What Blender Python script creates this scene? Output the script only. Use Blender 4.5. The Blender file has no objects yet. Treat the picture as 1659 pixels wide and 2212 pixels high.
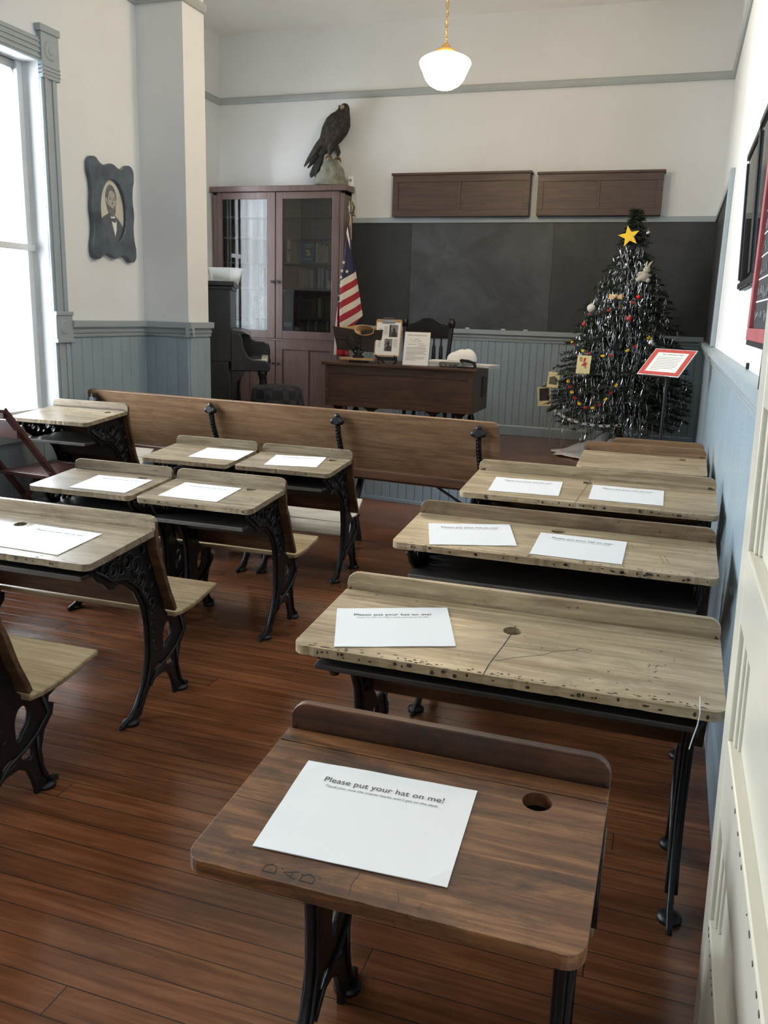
import bpy, bmesh, math, random
from mathutils import Vector, Matrix
C = bpy.context.scene.collection
PI = math.pi
rnd = random.Random(7)
def lin(c): c /= 255.0; return c/12.92 if c <= .04045 else ((c+.055)/1.055)**2.4
def S(r, g, b): return (lin(r), lin(g), lin(b), 1)

# ------------------------------------------------------------------ materials
M = {}
def newmat(name):
    m = bpy.data.materials.new(name); m.use_nodes = True
    nt = m.node_tree; b = nt.nodes['Principled BSDF']
    return m, nt.nodes, nt.links, b
def ramp(N, L, src, stops):
    r = N.new('ShaderNodeValToRGB'); e = r.color_ramp.elements
    while len(e) < len(stops): e.new(.5)
    for k, (p, c) in enumerate(stops): e[k].position = p; e[k].color = c
    L.new(src, r.inputs['Fac']); return r.outputs['Color']
def coords(N, L, scale=(1, 1, 1), rand=True, kind='Object'):
    tc = N.new('ShaderNodeTexCoord'); mp = N.new('ShaderNodeMapping'); mp.inputs['Scale'].default_value = scale
    L.new(tc.outputs[kind], mp.inputs['Vector'])
    if rand:
        oi = N.new('ShaderNodeObjectInfo'); mu = N.new('ShaderNodeVectorMath'); mu.operation = 'SCALE'
        mu.inputs[0].default_value = (37, 53, 71); L.new(oi.outputs['Random'], mu.inputs['Scale'])
        L.new(mu.outputs[0], mp.inputs['Location'])
    return mp.outputs['Vector']
def noise(N, L, vec, scale, detail=4, rough=.6, dist=0):
    n = N.new('ShaderNodeTexNoise'); n.inputs['Scale'].default_value = scale; n.inputs['Detail'].default_value = detail
    n.inputs['Roughness'].default_value = rough; n.inputs['Distortion'].default_value = dist
    L.new(vec, n.inputs['Vector']); return n.outputs['Fac']
def mixc(N, L, fac, a, b, mode='MIX'):
    x = N.new('ShaderNodeMix'); x.data_type = 'RGBA'; x.blend_type = mode
    for i, v in ((0, fac), (6, a), (7, b)):
        if hasattr(v, 'is_output'): L.new(v, x.inputs[i])
        else: x.inputs[i].default_value = v
    return x.outputs[2]
def maprange(N, L, src, a, b, c=0, d=1):
    n = N.new('ShaderNodeMapRange'); L.new(src, n.inputs[0])
    for i, v in ((1, a), (2, b), (3, c), (4, d)): n.inputs[i].default_value = v
    return n.outputs[0]
def bump(N, L, src, b, strength=.3, dist=.002):
    n = N.new('ShaderNodeBump'); n.inputs['Strength'].default_value = strength; n.inputs['Distance'].default_value = dist
    L.new(src, n.inputs['Height']); L.new(n.outputs['Normal'], b.inputs['Normal'])
def plain(name, col, rough=.5, metal=0, var=.06, scale=9, bmp=0, coat=0):
    m, N, L, b = newmat(name)
    b.inputs['Roughness'].default_value = rough; b.inputs['Metallic'].default_value = metal
    v = coords(N, L); f = noise(N, L, v, scale, 4)
    lo = tuple(c*(1-var*2.2) for c in col[:3])+(1,); hi = tuple(min(1, c*(1+var)) for c in col[:3])+(1,)
    L.new(ramp(N, L, f, [(.3, lo), (.68, hi)]), b.inputs['Base Color'])
    if bmp: bump(N, L, noise(N, L, v, scale*6, 3), b, bmp, .002)
    if coat: b.inputs['Coat Weight'].default_value = coat; b.inputs['Coat Roughness'].default_value = .15
    M[name] = m; return m
def wood(name, dark, mid, light, axis='X', rough=.4, wear=None, wearamt=.5, fine=55, nicks=False, coat=0):
    m, N, L, b = newmat(name)
    sc = {'X': (1.1, 19, 19), 'Y': (19, 1.1, 19), 'Z': (19, 19, 1.1)}[axis]
    v = coords(N, L, sc); f = noise(N, L, v, 2.2, 7, .66, .8); g = noise(N, L, v, fine/6, 3, .7)
    c = ramp(N, L, f, [(.3, dark), (.5, mid), (.7, light)])
    c = mixc(N, L, maprange(N, L, g, .45, .75, 0, .4), c, dark)
    v2 = coords(N, L, (1, 1, 1))
    if wear:
        asp = {'X': (3.2, 9, 9), 'Y': (9, 3.2, 9), 'Z': (9, 9, 3.2)}[axis]
        w = noise(N, L, coords(N, L, asp), 1.0, 8, .72, .5)
        c = mixc(N, L, maprange(N, L, w, .47, .62, 0, wearamt), c, wear)
        w2 = noise(N, L, coords(N, L, asp), 2.7, 6, .7, .2)
        c = mixc(N, L, maprange(N, L, w2, .55, .72, 0, .35), c, light)
    if nicks:
        k = noise(N, L, v2, 60, 2, .5); k2 = noise(N, L, v2, 9, 2, .5)
        mm = N.new('ShaderNodeMath'); mm.operation = 'MULTIPLY'
        L.new(maprange(N, L, k, .66, .72, 0, 1), mm.inputs[0]); L.new(maprange(N, L, k2, .52, .6, 0, .8), mm.inputs[1])
        c = mixc(N, L, mm.outputs[0], c, (dark[0]*.35, dark[1]*.33, dark[2]*.3, 1))
    L.new(c, b.inputs['Base Color'])
    L.new(maprange(N, L, f, .25, .75, rough+.06, rough-.06), b.inputs['Roughness'])
    bump(N, L, g, b, .12, .0012)
    if coat: b.inputs['Coat Weight'].default_value = coat; b.inputs['Coat Roughness'].default_value = .2
    M[name] = m; return m

plain('plaster', S(223, 225, 225), .75, var=.02, scale=1.5, bmp=.05)
plain('ceiling_paint', S(242, 240, 234), .8, var=.02, scale=1.2)
plain('blue_paint', S(146, 162, 171), .38, var=.04, scale=4, bmp=.03)
plain('rail_paint', S(158, 169, 173), .38, var=.03, scale=4)
plain('grey_paint', S(168, 174, 173), .45, var=.03, scale=4)
plain('cream_paint', S(206, 201, 186), .28, var=.025, scale=5, bmp=.03)
plain('chip', S(96, 88, 74), .7)
plain('nick', S(58, 44, 30), .7)
plain('white_sash', S(236, 238, 238), .4, var=.02)
plain('iron', (.012, .012, .013, 1), .38, .3, var=.2, scale=25, bmp=.35)
plain('black', (.010, .010, .010, 1), .45, var=.1)
plain('black_gloss', (.012, .012, .013, 1), .22, var=.1)
plain('paper', S(226, 226, 225), .65, var=.006, scale=3)
plain('ink', (.045, .043, .042, 1), .6, var=.02)
plain('ink_light', (.25, .25, .25, 1), .6, var=.02)
plain('ink_mid', (.12, .12, .12, 1), .6, var=.02)
plain('brass', S(196, 160, 96), .3, .9)
plain('steel', S(180, 180, 178), .25, 1)
plain('red_paint', S(168, 84, 88), .5, var=.08, scale=14)
plain('sign_red', S(190, 72, 70), .55, var=.2, scale=60)
plain('chalk', S(228, 228, 222), .9)
plain('chalk_dim', S(130, 131, 132), .9, var=.2, scale=40)
plain('rock', S(138, 138, 126), .85, var=.2, scale=9, bmp=.6)
plain('dull_metal', S(112, 106, 84), .45, .6)
plain('feather', S(52, 44, 36), .7, var=.45, scale=30, bmp=.8)
plain('feather_dark', S(34, 31, 29), .7, var=.4, scale=34, bmp=.8)
plain('beak', S(150, 138, 112), .5)
plain('talon', S(120, 96, 58), .55)
plain('navy', S(28, 30, 66), .7)
plain('flag_red', S(170, 32, 50), .7)
plain('flag_white', S(226, 219, 205), .7)
plain('yellow', S(246, 204, 50), .6, var=.04)
plain('red', S(188, 50, 50), .5)
plain('green_paper', S(58, 104, 88), .6)
plain('tan_paper', S(214, 178, 132), .7)
plain('brown_paper', S(190, 156, 108), .7, var=.12)
plain('cream_card', S(226, 212, 160), .6, var=.06)
plain('photo_dark', S(52, 48, 44), .6, var=.4, scale=60)
plain('photo_grey', S(128, 128, 130), .6, var=.3, scale=50)
plain('plush', S(186, 180, 164), .95, var=.14, scale=50, bmp=.8)
plain('silver', S(205, 205, 208), .18, 1, var=.03)
plain('cloth_white', S(212, 208, 204), .9, var=.06, bmp=.2)
plain('board', S(172, 138, 96), .6, var=.08, scale=30)
plain('bark', S(58, 44, 34), .9, var=.2, bmp=.5)
plain('book_page', S(205, 198, 182), .8)
plain('key_white', S(222, 216, 200), .35)
plain('face', S(172, 170, 163), .7, var=.1, scale=40)  # face, hair, coat and backdrop faded: window haze put into the colours
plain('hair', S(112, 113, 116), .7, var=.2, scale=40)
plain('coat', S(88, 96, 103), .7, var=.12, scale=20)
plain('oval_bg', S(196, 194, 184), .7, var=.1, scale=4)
plain('blue_cover', S(62, 104, 138), .5, var=.1)
plain('hazed_frame', S(84, 94, 104), .3, var=.2)  # dark portrait frame lightened, veiling window haze mixed into its colour
plain('dark_mat', S(84, 86, 86), .4, var=.08)
plain('red_bulb', S(240, 30, 40), .2)
wood('oak_worn', S(122, 101, 75), S(168, 148, 118), S(194, 177, 148), 'X', .36, S(120, 104, 82), .55, nicks=True)
wood('oak_grey', S(104, 92, 74), S(146, 131, 108), S(172, 158, 134), 'X', .24, S(96, 84, 66), .55, nicks=True)
wood('walnut', S(56, 34, 21), S(104, 67, 40), S(146, 104, 66), 'X', .36, S(42, 27, 19), .9, nicks=True)
wood('walnut_dark', S(42, 26, 19), S(80, 48, 31), S(108, 70, 45), 'X', .46, S(30, 21, 17), .8)
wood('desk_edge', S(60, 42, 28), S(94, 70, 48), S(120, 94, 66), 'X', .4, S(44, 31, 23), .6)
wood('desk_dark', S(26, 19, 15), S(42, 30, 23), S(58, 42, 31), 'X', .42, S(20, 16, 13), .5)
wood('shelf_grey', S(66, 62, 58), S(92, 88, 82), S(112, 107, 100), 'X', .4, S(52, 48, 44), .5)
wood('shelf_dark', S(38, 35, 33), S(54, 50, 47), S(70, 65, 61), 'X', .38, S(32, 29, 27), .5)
wood('seat_glare', S(172, 160, 138), S(200, 190, 170), S(216, 208, 192), 'X', .3)  # slat wood whitened, window glare painted into its tones
wood('oak_lip', S(84, 66, 48), S(122, 100, 76), S(150, 128, 100), 'X', .38, S(74, 58, 44), .6, nicks=True)
wood('seat_wood', S(110, 92, 66), S(152, 132, 100), S(172, 152, 118), 'X', .34, S(132, 112, 82), .5)
wood('bench_wood', S(94, 70, 50), S(130, 100, 74), S(152, 122, 92), 'X', .34, S(104, 76, 52), .5)
wood('bench_dark', S(66, 42, 30), S(88, 58, 42), S(104, 72, 52), 'X', .36)
wood('bookcase_wood', S(88, 71, 66), S(106, 86, 81), S(120, 99, 93), 'Z', .36, S(96, 78, 73), .4)
wood('case_wood', S(60, 44, 38), S(78, 59, 51), S(90, 69, 60), 'X', .45)
wood('teacher_wood', S(52, 36, 28), S(76, 54, 42), S(94, 68, 53), 'X', .36, S(46, 34, 27), .5)
wood('piano_wood', S(20, 18, 18), S(30, 27, 26), S(38, 34, 32), 'Z', .3)
wood('chair_red', S(62, 36, 32), S(88, 54, 48), S(104, 68, 60), 'X', .35)
wood('chair_black', S(16, 12, 11), S(26, 20, 18), S(36, 28, 24), 'Z', .35)

def floor_mat():
    m, N, L, b = newmat('floor_boards')
    tc = N.new('ShaderNodeTexCoord'); sx = N.new('ShaderNodeSeparateXYZ'); L.new(tc.outputs['Object'], sx.inputs[0])
    def math_(op, a, c=None):
        n = N.new('ShaderNodeMath'); n.operation = op
        for i, v in enumerate((a, c)):
            if v is None: continue
            if hasattr(v, 'is_output'): L.new(v, n.inputs[i])
            else: n.inputs[i].default_value = v
        return n.outputs[0]
    q = math_('DIVIDE', sx.outputs['Y'], .083); row = math_('FLOOR', q); fr = math_('FRACT', q)
    wn = N.new('ShaderNodeTexWhiteNoise'); wn.noise_dimensions = '1D'; L.new(row, wn.inputs['W'])
    xs = math_('ADD', math_('DIVIDE', sx.outputs['X'], 3.1), math_('MULTIPLY', wn.outputs['Value'], 7))
    col = math_('FLOOR', xs); fx = math_('FRACT', xs)
    wn2 = N.new('ShaderNodeTexWhiteNoise'); wn2.noise_dimensions = '2D'
    cb = N.new('ShaderNodeCombineXYZ'); L.new(row, cb.inputs[0]); L.new(col, cb.inputs[1]); L.new(cb.outputs[0], wn2.inputs['Vector'])
    # grain, shifted per board
    cv = N.new('ShaderNodeCombineXYZ')
    L.new(math_('ADD', math_('MULTIPLY', sx.outputs['X'], .9), math_('MULTIPLY', wn2.outputs['Value'], 40)), cv.inputs[0])
    L.new(math_('MULTIPLY', sx.outputs['Y'], 17), cv.inputs[1]); L.new(math_('MULTIPLY', wn2.outputs['Value'], 9), cv.inputs[2])
    g = noise(N, L, cv.outputs[0], 2.2, 6, .6, 1.0)
    c = ramp(N, L, g, [(.25, S(88, 52, 32)), (.5, S(134, 86, 56)), (.75, S(166, 114, 77))])
    c2 = ramp(N, L, wn2.outputs['Value'], [(0, S(122, 98, 80)), (.5, S(170, 144, 122)), (1, S(204, 178, 152))])
    c = mixc(N, L, .42, c, c2, 'MULTIPLY')
    big = noise(N, L, coords(N, L, (.45, 1.3, 1), False), 1.9, 5, .65)
    c = mixc(N, L, maprange(N, L, big, .42, .64, 0, .75), c, S(66, 39, 26))
    e = math_('MINIMUM', fr, math_('SUBTRACT', 1, fr)); ex = math_('MINIMUM', fx, math_('SUBTRACT', 1, fx))
    seam = math_('MAXIMUM', maprange(N, L, e, .006, .022, 1, 0), maprange(N, L, ex, .0002, .0007, 1, 0))
    c = mixc(N, L, seam, c, (.022, .014, .010, 1))
    L.new(c, b.inputs['Base Color'])
    rr = noise(N, L, coords(N, L, (1, 3, 1), False), 6, 4)
    L.new(maprange(N, L, rr, .3, .75, .15, .24), b.inputs['Roughness'])
    h = math_('SUBTRACT', math_('MULTIPLY', g, .05), seam); bump(N, L, h, b, .4, .0016)
    M['floor_boards'] = m
floor_mat()
def board_mat(nm, lo, hi):
    m, N, L, b = newmat(nm)
    v = coords(N, L, (1, 1, 1)); f = noise(N, L, v, 2.3, 6, .7, .6)
    oi = N.new('ShaderNodeObjectInfo')
    base = ramp(N, L, f, [(.35, lo), (.7, hi)])
    L.new(base, b.inputs['Base Color']); b.inputs['Roughness'].default_value = .5
    M[nm] = m
board_mat('slate', S(38, 40, 40), S(60, 62, 63)); board_mat('slate_dark', S(34, 36, 35), S(48, 50, 49)); board_mat('slate_chalky', S(48, 51, 53), S(80, 84, 88))
def glass_mat(name, tint=(1, 1, 1, 1), ior=1.5, gain=1.0):
    m = bpy.data.materials.new(name); m.use_nodes = True; N = m.node_tree.nodes; L = m.node_tree.links; N.clear()
    o = N.new('ShaderNodeOutputMaterial'); mx = N.new('ShaderNodeMixShader'); t = N.new('ShaderNodeBsdfTransparent')
    g = N.new('ShaderNodeBsdfGlossy'); g.inputs['Roughness'].default_value = .01; t.inputs['Color'].default_value = tint
    f = N.new('ShaderNodeFresnel'); f.inputs['IOR'].default_value = ior
    L.new(f.outputs[0], mx.inputs[0]); L.new(t.outputs[0], mx.inputs[1]); L.new(g.outputs[0], mx.inputs[2]); L.new(mx.outputs[0], o.inputs[0])
    M[name] = m
glass_mat('pane', (.98, .99, 1, 1), 1.3)
glass_mat('case_glass', (.93, .94, .93, 1), 1.75)
def sheer(name, col, trans):
    m = bpy.data.materials.new(name); m.use_nodes = True; N = m.node_tree.nodes; L = m.node_tree.links; N.clear()
    o = N.new('ShaderNodeOutputMaterial'); d = N.new('ShaderNodeBsdfDiffuse'); t = N.new('ShaderNodeBsdfTranslucent')
    p = N.new('ShaderNodeBsdfTransparent'); a = N.new('ShaderNodeMixShader'); c = N.new('ShaderNodeMixShader')
    d.inputs[0].default_value = col; t.inputs[0].default_value = col
    a.inputs[0].default_value = .6; L.new(d.outputs[0], a.inputs[1]); L.new(t.outputs[0], a.inputs[2])
    c.inputs[0].default_value = trans; L.new(a.outputs[0], c.inputs[1]); L.new(p.outputs[0], c.inputs[2]); L.new(c.outputs[0], o.inputs[0])
    M[name] = m
sheer('curtain_cloth', (.9, .9, .9, 1), .18)
sheer('tub_plastic', (.86, .88, .88, 1), .25)
def lamp_glass():
    m, N, L, b = newmat('opal_glass'); b.inputs['Base Color'].default_value = (.95, .93, .88, 1)
    b.inputs['Emission Color'].default_value = (1, .76, .46, 1); b.inputs['Emission Strength'].default_value = 66
    M['opal_glass'] = m
lamp_glass()
def needle_mat():
    m, N, L, b = newmat('needles'); b.inputs['Roughness'].default_value = .65
    f = noise(N, L, coords(N, L, rand=False), 14, 3)
    L.new(ramp(N, L, f, [(.3, S(14, 22, 14)), (.55, S(28, 42, 27)), (.75, S(48, 62, 40))]), b.inputs['Base Color']); M['needles'] = m
needle_mat()
def plaid():
    m, N, L, b = newmat('plaid'); b.inputs['Roughness'].default_value = .9
    tc = N.new('ShaderNodeTexCoord'); ck = N.new('ShaderNodeTexChecker'); ck.inputs['Scale'].default_value = 13
    ck.inputs['Color1'].default_value = S(20, 22, 27); ck.inputs['Color2'].default_value = S(44, 44, 46); L.new(tc.outputs['Object'], ck.inputs['Vector'])
    L.new(ck.outputs['Color'], b.inputs['Base Color']); M['plaid'] = m
plaid()
def flag_mat():
    m, N, L, b = newmat('flag_cloth'); b.inputs['Roughness'].default_value = .75
    uv = N.new('ShaderNodeUVMap'); sx = N.new('ShaderNodeSeparateXYZ'); L.new(uv.outputs[0], sx.inputs[0])
    def mt(op, a, c):
        n = N.new('ShaderNodeMath'); n.operation = op
        for i, v in enumerate((a, c)):
            if hasattr(v, 'is_output'): L.new(v, n.inputs[i])
            else: n.inputs[i].default_value = v
        return n.outputs[0]
    par = mt('MODULO', mt('FLOOR', sx.outputs['Y'], 0), 2)
    st = mixc(N, L, par, S(214, 205, 190), S(158, 34, 48))
    cn = mt('LESS_THAN', sx.outputs['Y'], 0)
    L.new(mixc(N, L, cn, st, S(34, 35, 66)), b.inputs['Base Color']); M['flag_cloth'] = m
flag_mat()

# ------------------------------------------------------------------ geometry helpers
def finish(name, bm, mat, parent=None, loc=(0, 0, 0), bev=0, smooth=None, rot=None, scale=None, seg=2, recalc=True):
    if recalc: bmesh.ops.recalc_face_normals(bm, faces=bm.faces)
    me = bpy.data.meshes.new(name); bm.to_mesh(me); bm.free()
    for k in (mat if isinstance(mat, (list, tuple)) else [mat]): me.materials.append(M[k])
    if smooth is not None:
        me.polygons.foreach_set('use_smooth', [True]*len(me.polygons)); me.set_sharp_from_angle(angle=math.radians(smooth))
    o = bpy.data.objects.new(name, me); C.objects.link(o)
    o.location = loc
    if rot is not None: o.rotation_euler = rot
    if scale: o.scale = scale
    if parent: o.parent = parent
    if bev:
        d = o.modifiers.new('bevel', 'BEVEL'); d.width = bev; d.segments = seg; d.limit_method = 'ANGLE'; d.angle_limit = math.radians(40)
    return o
def BM(): return bmesh.new()
def box(bm, x0, x1, y0, y1, z0, z1, mi=0):
    v = [bm.verts.new(p) for p in ((x0,y0,z0),(x1,y0,z0),(x1,y1,z0),(x0,y1,z0),(x0,y0,z1),(x1,y0,z1),(x1,y1,z1),(x0,y1,z1))]
    for f in ((0,3,2,1),(4,5,6,7),(0,1,5,4),(1,2,6,5),(2,3,7,6),(3,0,4,7)):
        bm.faces.new([v[i] for i in f]).material_index = mi
    return v
def obox(bm, c, u, v, w, mi=0):
    c, u, v, w = Vector(c), Vector(u), Vector(v), Vector(w); P = []
    for a, b_, d in ((-1,-1,-1),(1,-1,-1),(1,1,-1),(-1,1,-1),(-1,-1,1),(1,-1,1),(1,1,1),(-1,1,1)): P.append(bm.verts.new(c+u*a+v*b_+w*d))
    for f in ((0,3,2,1),(4,5,6,7),(0,1,5,4),(1,2,6,5),(2,3,7,6),(3,0,4,7)): bm.faces.new([P[i] for i in f]).material_index = mi
def bar(bm, p, q, w, t, up=(0, 0, 1), mi=0):
    p, q = Vector(p), Vector(q); d = q-p; n = d.normalized(); s = n.cross(Vector(up))
    if s.length < 1e-4: s = n.cross(Vector((1, 0, 0)))
    s.normalize(); k = s.cross(n).normalized()
    obox(bm, (p+q)/2, d/2, s*w/2, k*t/2, mi)
def prism(bm, pts, fn, a, b, mi=0):
    A = [bm.verts.new(fn(p, a)) for p in pts]; B = [bm.verts.new(fn(p, b)) for p in pts]; n = len(pts)
    bm.faces.new(A).material_index = mi; bm.faces.new(B[::-1]).material_index = mi
    for i in range(n): bm.faces.new([A[i], B[i], B[(i+1) % n], A[(i+1) % n]]).material_index = mi
XZ = lambda p, t: (p[0], t, p[1])
YZ = lambda p, t: (t, p[0], p[1])
XY = lambda p, t: (p[0], p[1], t)
def lathe(bm, prof, c=(0, 0, 0), seg=24, mi=0, ax='Z'):
    R = []
    for r, z in prof:
        ring = []
        for k in range(seg):
            a = 2*PI*k/seg; x, y = r*math.cos(a), r*math.sin(a)
            p = {'Z': (x, y, z), 'Y': (x, z, y), 'X': (z, x, y)}[ax]
            ring.append(bm.verts.new((c[0]+p[0], c[1]+p[1], c[2]+p[2])))
        R.append(ring)
    for i in range(len(R)-1):
        for k in range(seg):
            bm.faces.new([R[i][k], R[i][(k+1) % seg], R[i+1][(k+1) % seg], R[i+1][k]]).material_index = mi
    for ring, flip in ((R[0], True), (R[-1], False)):
        bm.faces.new(ring[::-1] if flip else ring).material_index = mi
def tube(bm, pts, r, seg=8, mi=0, closed=False):
    pts = [Vector(p) for p in pts]; n = len(pts); rr = r if isinstance(r, (list, tuple)) else [r]*n; R = []; prev = None
    for i, p in enumerate(pts):
        if closed: t = pts[(i+1) % n]-pts[i-1]
        else: t = pts[min(i+1, n-1)]-pts[max(i-1, 0)]
        t.normalize()
        u = t.orthogonal().normalized() if prev is None else (prev-t*prev.dot(t)).normalized()
        prev = u; w = t.cross(u)
        R.append([bm.verts.new(p+(u*math.cos(2*PI*k/seg)+w*math.sin(2*PI*k/seg))*rr[i]) for k in range(seg)])
    for i in range(n if closed else n-1):
        a, b_ = R[i], R[(i+1) % n]
        for k in range(seg): bm.faces.new([a[k], a[(k+1) % seg], b_[(k+1) % seg], b_[k]]).material_index = mi
    if not closed: bm.faces.new(R[0][::-1]).material_index = mi; bm.faces.new(R[-1]).material_index = mi
def ball(bm, c, r, sc=(1, 1, 1), mi=0, u=14, v=9):
    d = bmesh.ops.create_uvsphere(bm, u_segments=u, v_segments=v, radius=r, matrix=Matrix.Translation(c) @ Matrix.Diagonal((*sc, 1)))
    fs = set()
    for x in d['verts']: fs.update(x.link_faces)
    for f in fs: f.material_index = mi
def empty(name, loc=(0, 0, 0), rz=0):
    o = bpy.data.objects.new(name, None); C.objects.link(o); o.location = loc; o.rotation_euler = (0, 0, rz); o.empty_display_size = .1
    return o
def tag(o, label, cat, group=None, kind=None):
    o['label'] = label; o['category'] = cat
    if group: o['group'] = group
    if kind: o['kind'] = kind
    return o
def struct(name, bm, mat, parent=None, **k):
    o = finish(name, bm, mat, parent, **k)
    if not parent: o['kind'] = 'structure'
    return o
def curve_mesh(loops, ext, bevel=0, res=6, closed_smooth=True):
    cu = bpy.data.curves.new('c', 'CURVE'); cu.dimensions = '2D'; cu.fill_mode = 'BOTH'; cu.extrude = ext; cu.bevel_depth = bevel; cu.bevel_resolution = 1
    for pts, sm in loops:
        if sm:
            sp = cu.splines.new('BEZIER'); sp.bezier_points.add(len(pts)-1); sp.resolution_u = res
            for b_, p in zip(sp.bezier_points, pts):
                b_.co = (p[0], p[1], 0); b_.handle_left_type = b_.handle_right_type = 'AUTO'
        else:
            sp = cu.splines.new('POLY'); sp.points.add(len(pts)-1)
            for b_, p in zip(sp.points, pts): b_.co = (p[0], p[1], 0, 1)
        sp.use_cyclic_u = True
    o = bpy.data.objects.new('c', cu); C.objects.link(o); dg = bpy.context.evaluated_depsgraph_get(); dg.update()
    me = bpy.data.meshes.new_from_object(o.evaluated_get(dg)); bpy.data.objects.remove(o); bpy.data.curves.remove(cu)
    return me
def text_mesh(lines, mats):
    out = bmesh.new()
    for k, (body, size, x, y, shear, mi, al) in enumerate(lines):
        cu = bpy.data.curves.new('t', 'FONT'); cu.body = body; cu.size = size; cu.align_x = al; cu.shear = shear; cu.resolution_u = 3
        o = bpy.data.objects.new('t', cu); C.objects.link(o); dg = bpy.context.evaluated_depsgraph_get(); dg.update()
        me = bpy.data.meshes.new_from_object(o.evaluated_get(dg)); bpy.data.objects.remove(o)
        for v in me.vertices: v.co.x += x; v.co.y += y
        for p in me.polygons: p.material_index = mi
        out.from_mesh(me)
    me = bpy.data.meshes.new('printed_text'); out.to_mesh(me); out.free()
    for m in mats: me.materials.append(M[m])
    return me
def link_mesh(name, me, parent, loc=(0, 0, 0), rot=(0, 0, 0), scale=(1, 1, 1)):
    o = bpy.data.objects.new(name, me); C.objects.link(o); o.parent = parent; o.location = loc; o.rotation_euler = rot; o.scale = scale
    return o
def circ(cx, cy, r, n=14): return [(cx+r*math.cos(2*PI*k/n), cy+r*math.sin(2*PI*k/n)) for k in range(n)]

# ------------------------------------------------------------------ room
XL, XR, YB, YF, ZC = -3.84, .255, 8.5, -1.1, 4.13
PX, PY0, PY1, XA = -3.46, 5.69, 5.98, -4.75       # pier and alcove
HP = .255                                          # platform height
WZ0, WZ1 = .66, 2.84
WINS = [(3.27, 4.66), (.72, 2.11)]  # second window lies out of view, added to light the near desks
def plat_y(x): return 5.776 - .149*(x-.255)
bm = BM(); box(bm, XA-.2, XR+.2, YF-.2, YB+.2, -.12, 0); struct('floor', bm, 'floor_boards')
bm = BM(); prism(bm, [(XR, plat_y(XR)), (XR, YB), (XA, YB), (XA, plat_y(XA))], XY, HP-.03, HP); struct('floor_platform', bm, 'floor_boards')
bm = BM(); box(bm, XA-.2, XR+.2, YF-.2, YB+.2, ZC, ZC+.12); struct('ceiling', bm, 'ceiling_paint')
bm = BM(); box(bm, XA-.2, XR+.2, YB, YB+.2, 0, ZC); struct('wall_back', bm, 'plaster')
bm = BM(); box(bm, XR, XR+.2, YF, YB, 0, ZC); struct('wall_right', bm, 'plaster')
bm = BM(); box(bm, XL-.2, XR+.2, YF-.2, YF, 0, ZC); struct('wall_rear', bm, 'plaster')
def wall_x(bm, x0, x1, y0, y1, holes):
    y = y0
    for a, b_, z0, z1 in sorted(holes):
        box(bm, x0, x1, y, a, 0, ZC); box(bm, x0, x1, a, b_, 0, z0); box(bm, x0, x1, a, b_, z1, ZC); y = b_
    box(bm, x0, x1, y, y1, 0, ZC)
bm = BM(); wall_x(bm, XL-.2, XL, YF, PY0, [(a, b_, WZ0, WZ1) for a, b_ in WINS]); struct('wall_left', bm, 'plaster')
bm = BM(); box(bm, XA-.2, PX, PY0, PY1, 0, ZC); struct('wall_pier', bm, 'plaster')
AW = (7.06, 7.88, 1.0, 3.0)
bm = BM(); wall_x(bm, XA-.2, XA, PY1, YB, [AW]); struct('wall_alcove', bm, 'plaster')

def bead(name, p, q, nrm, z0, z1, w=.07, mat='blue_paint'):
    p, q, n = Vector((*p, 0)), Vector((*q, 0)), Vector((*nrm, 0)); d = q-p; Lg = d.length; d.normalize(); bm = BM()
    k = max(1, round(Lg/w)); w = Lg/k; t = .014; prof = []
    for i in range(k):
        s = i*w; prof += [(s+.0005, t-.006), (s+.0045, t), (s+w-.0045, t), (s+w-.0005, t-.006)]
    lo = [bm.verts.new(p+d*s+n*o+Vector((0, 0, z0))) for s, o in prof]; hi = [bm.verts.new(p+d*s+n*o+Vector((0, 0, z1))) for s, o in prof]
    for i in range(len(prof)-1): bm.faces.new([lo[i], lo[i+1], hi[i+1], hi[i]])
    # back and ends close the panel
    b0 = [bm.verts.new(p+Vector((0, 0, z))) for z in (z0, z1)]; b1 = [bm.verts.new(q+Vector((0, 0, z))) for z in (z0, z1)]
    bm.faces.new([b0[0], b0[1], b1[1], b1[0]]); bm.faces.new([b0[0], lo[0], hi[0], b0[1]]); bm.faces.new([b1[0], b1[1], hi[-1], lo[-1]])
    return struct(name, bm, mat)
RZ0, RZ1 = 1.185, 1.295
def run(name, p, q, nrm, prof, mat):
    """moulding: prof = [(out, z)...] swept from p to q"""
    p, q, n = Vector((*p, 0)), Vector((*q, 0)), Vector((*nrm, 0)); bm = BM()
    A = [bm.verts.new(p+n*o+Vector((0, 0, z))) for o, z in prof]; B = [bm.verts.new(q+n*o+Vector((0, 0, z))) for o, z in prof]; k = len(prof)
    bm.faces.new(A); bm.faces.new(B[::-1])
    for i in range(k): bm.faces.new([A[i], B[i], B[(i+1) % k], A[(i+1) % k]])
    return struct(name, bm, mat, bev=.003)
CHAIR = [(0, 1.185), (.020, 1.185), (.024, 1.203), (.018, 1.206), (.028, 1.212), (.034, 1.226), (.026, 1.230), (.026, 1.240), (.05, 1.252), (.052, 1.294), (0, 1.296)]
PICT = [(0, 3.468), (.018, 3.468), (.026, 3.49), (.03, 3.522), (.02, 3.532), (0, 3.532)]
BASE = [(0, 0), (.022, 0), (.022, .15), (.014, .17), (0, .17)]
def BASEP(z): return [(o, zz*.6+z) for o, zz in BASE]
n = [0]
def tname(): n[0] += 1; return 'trim_%d' % n[0]
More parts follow.
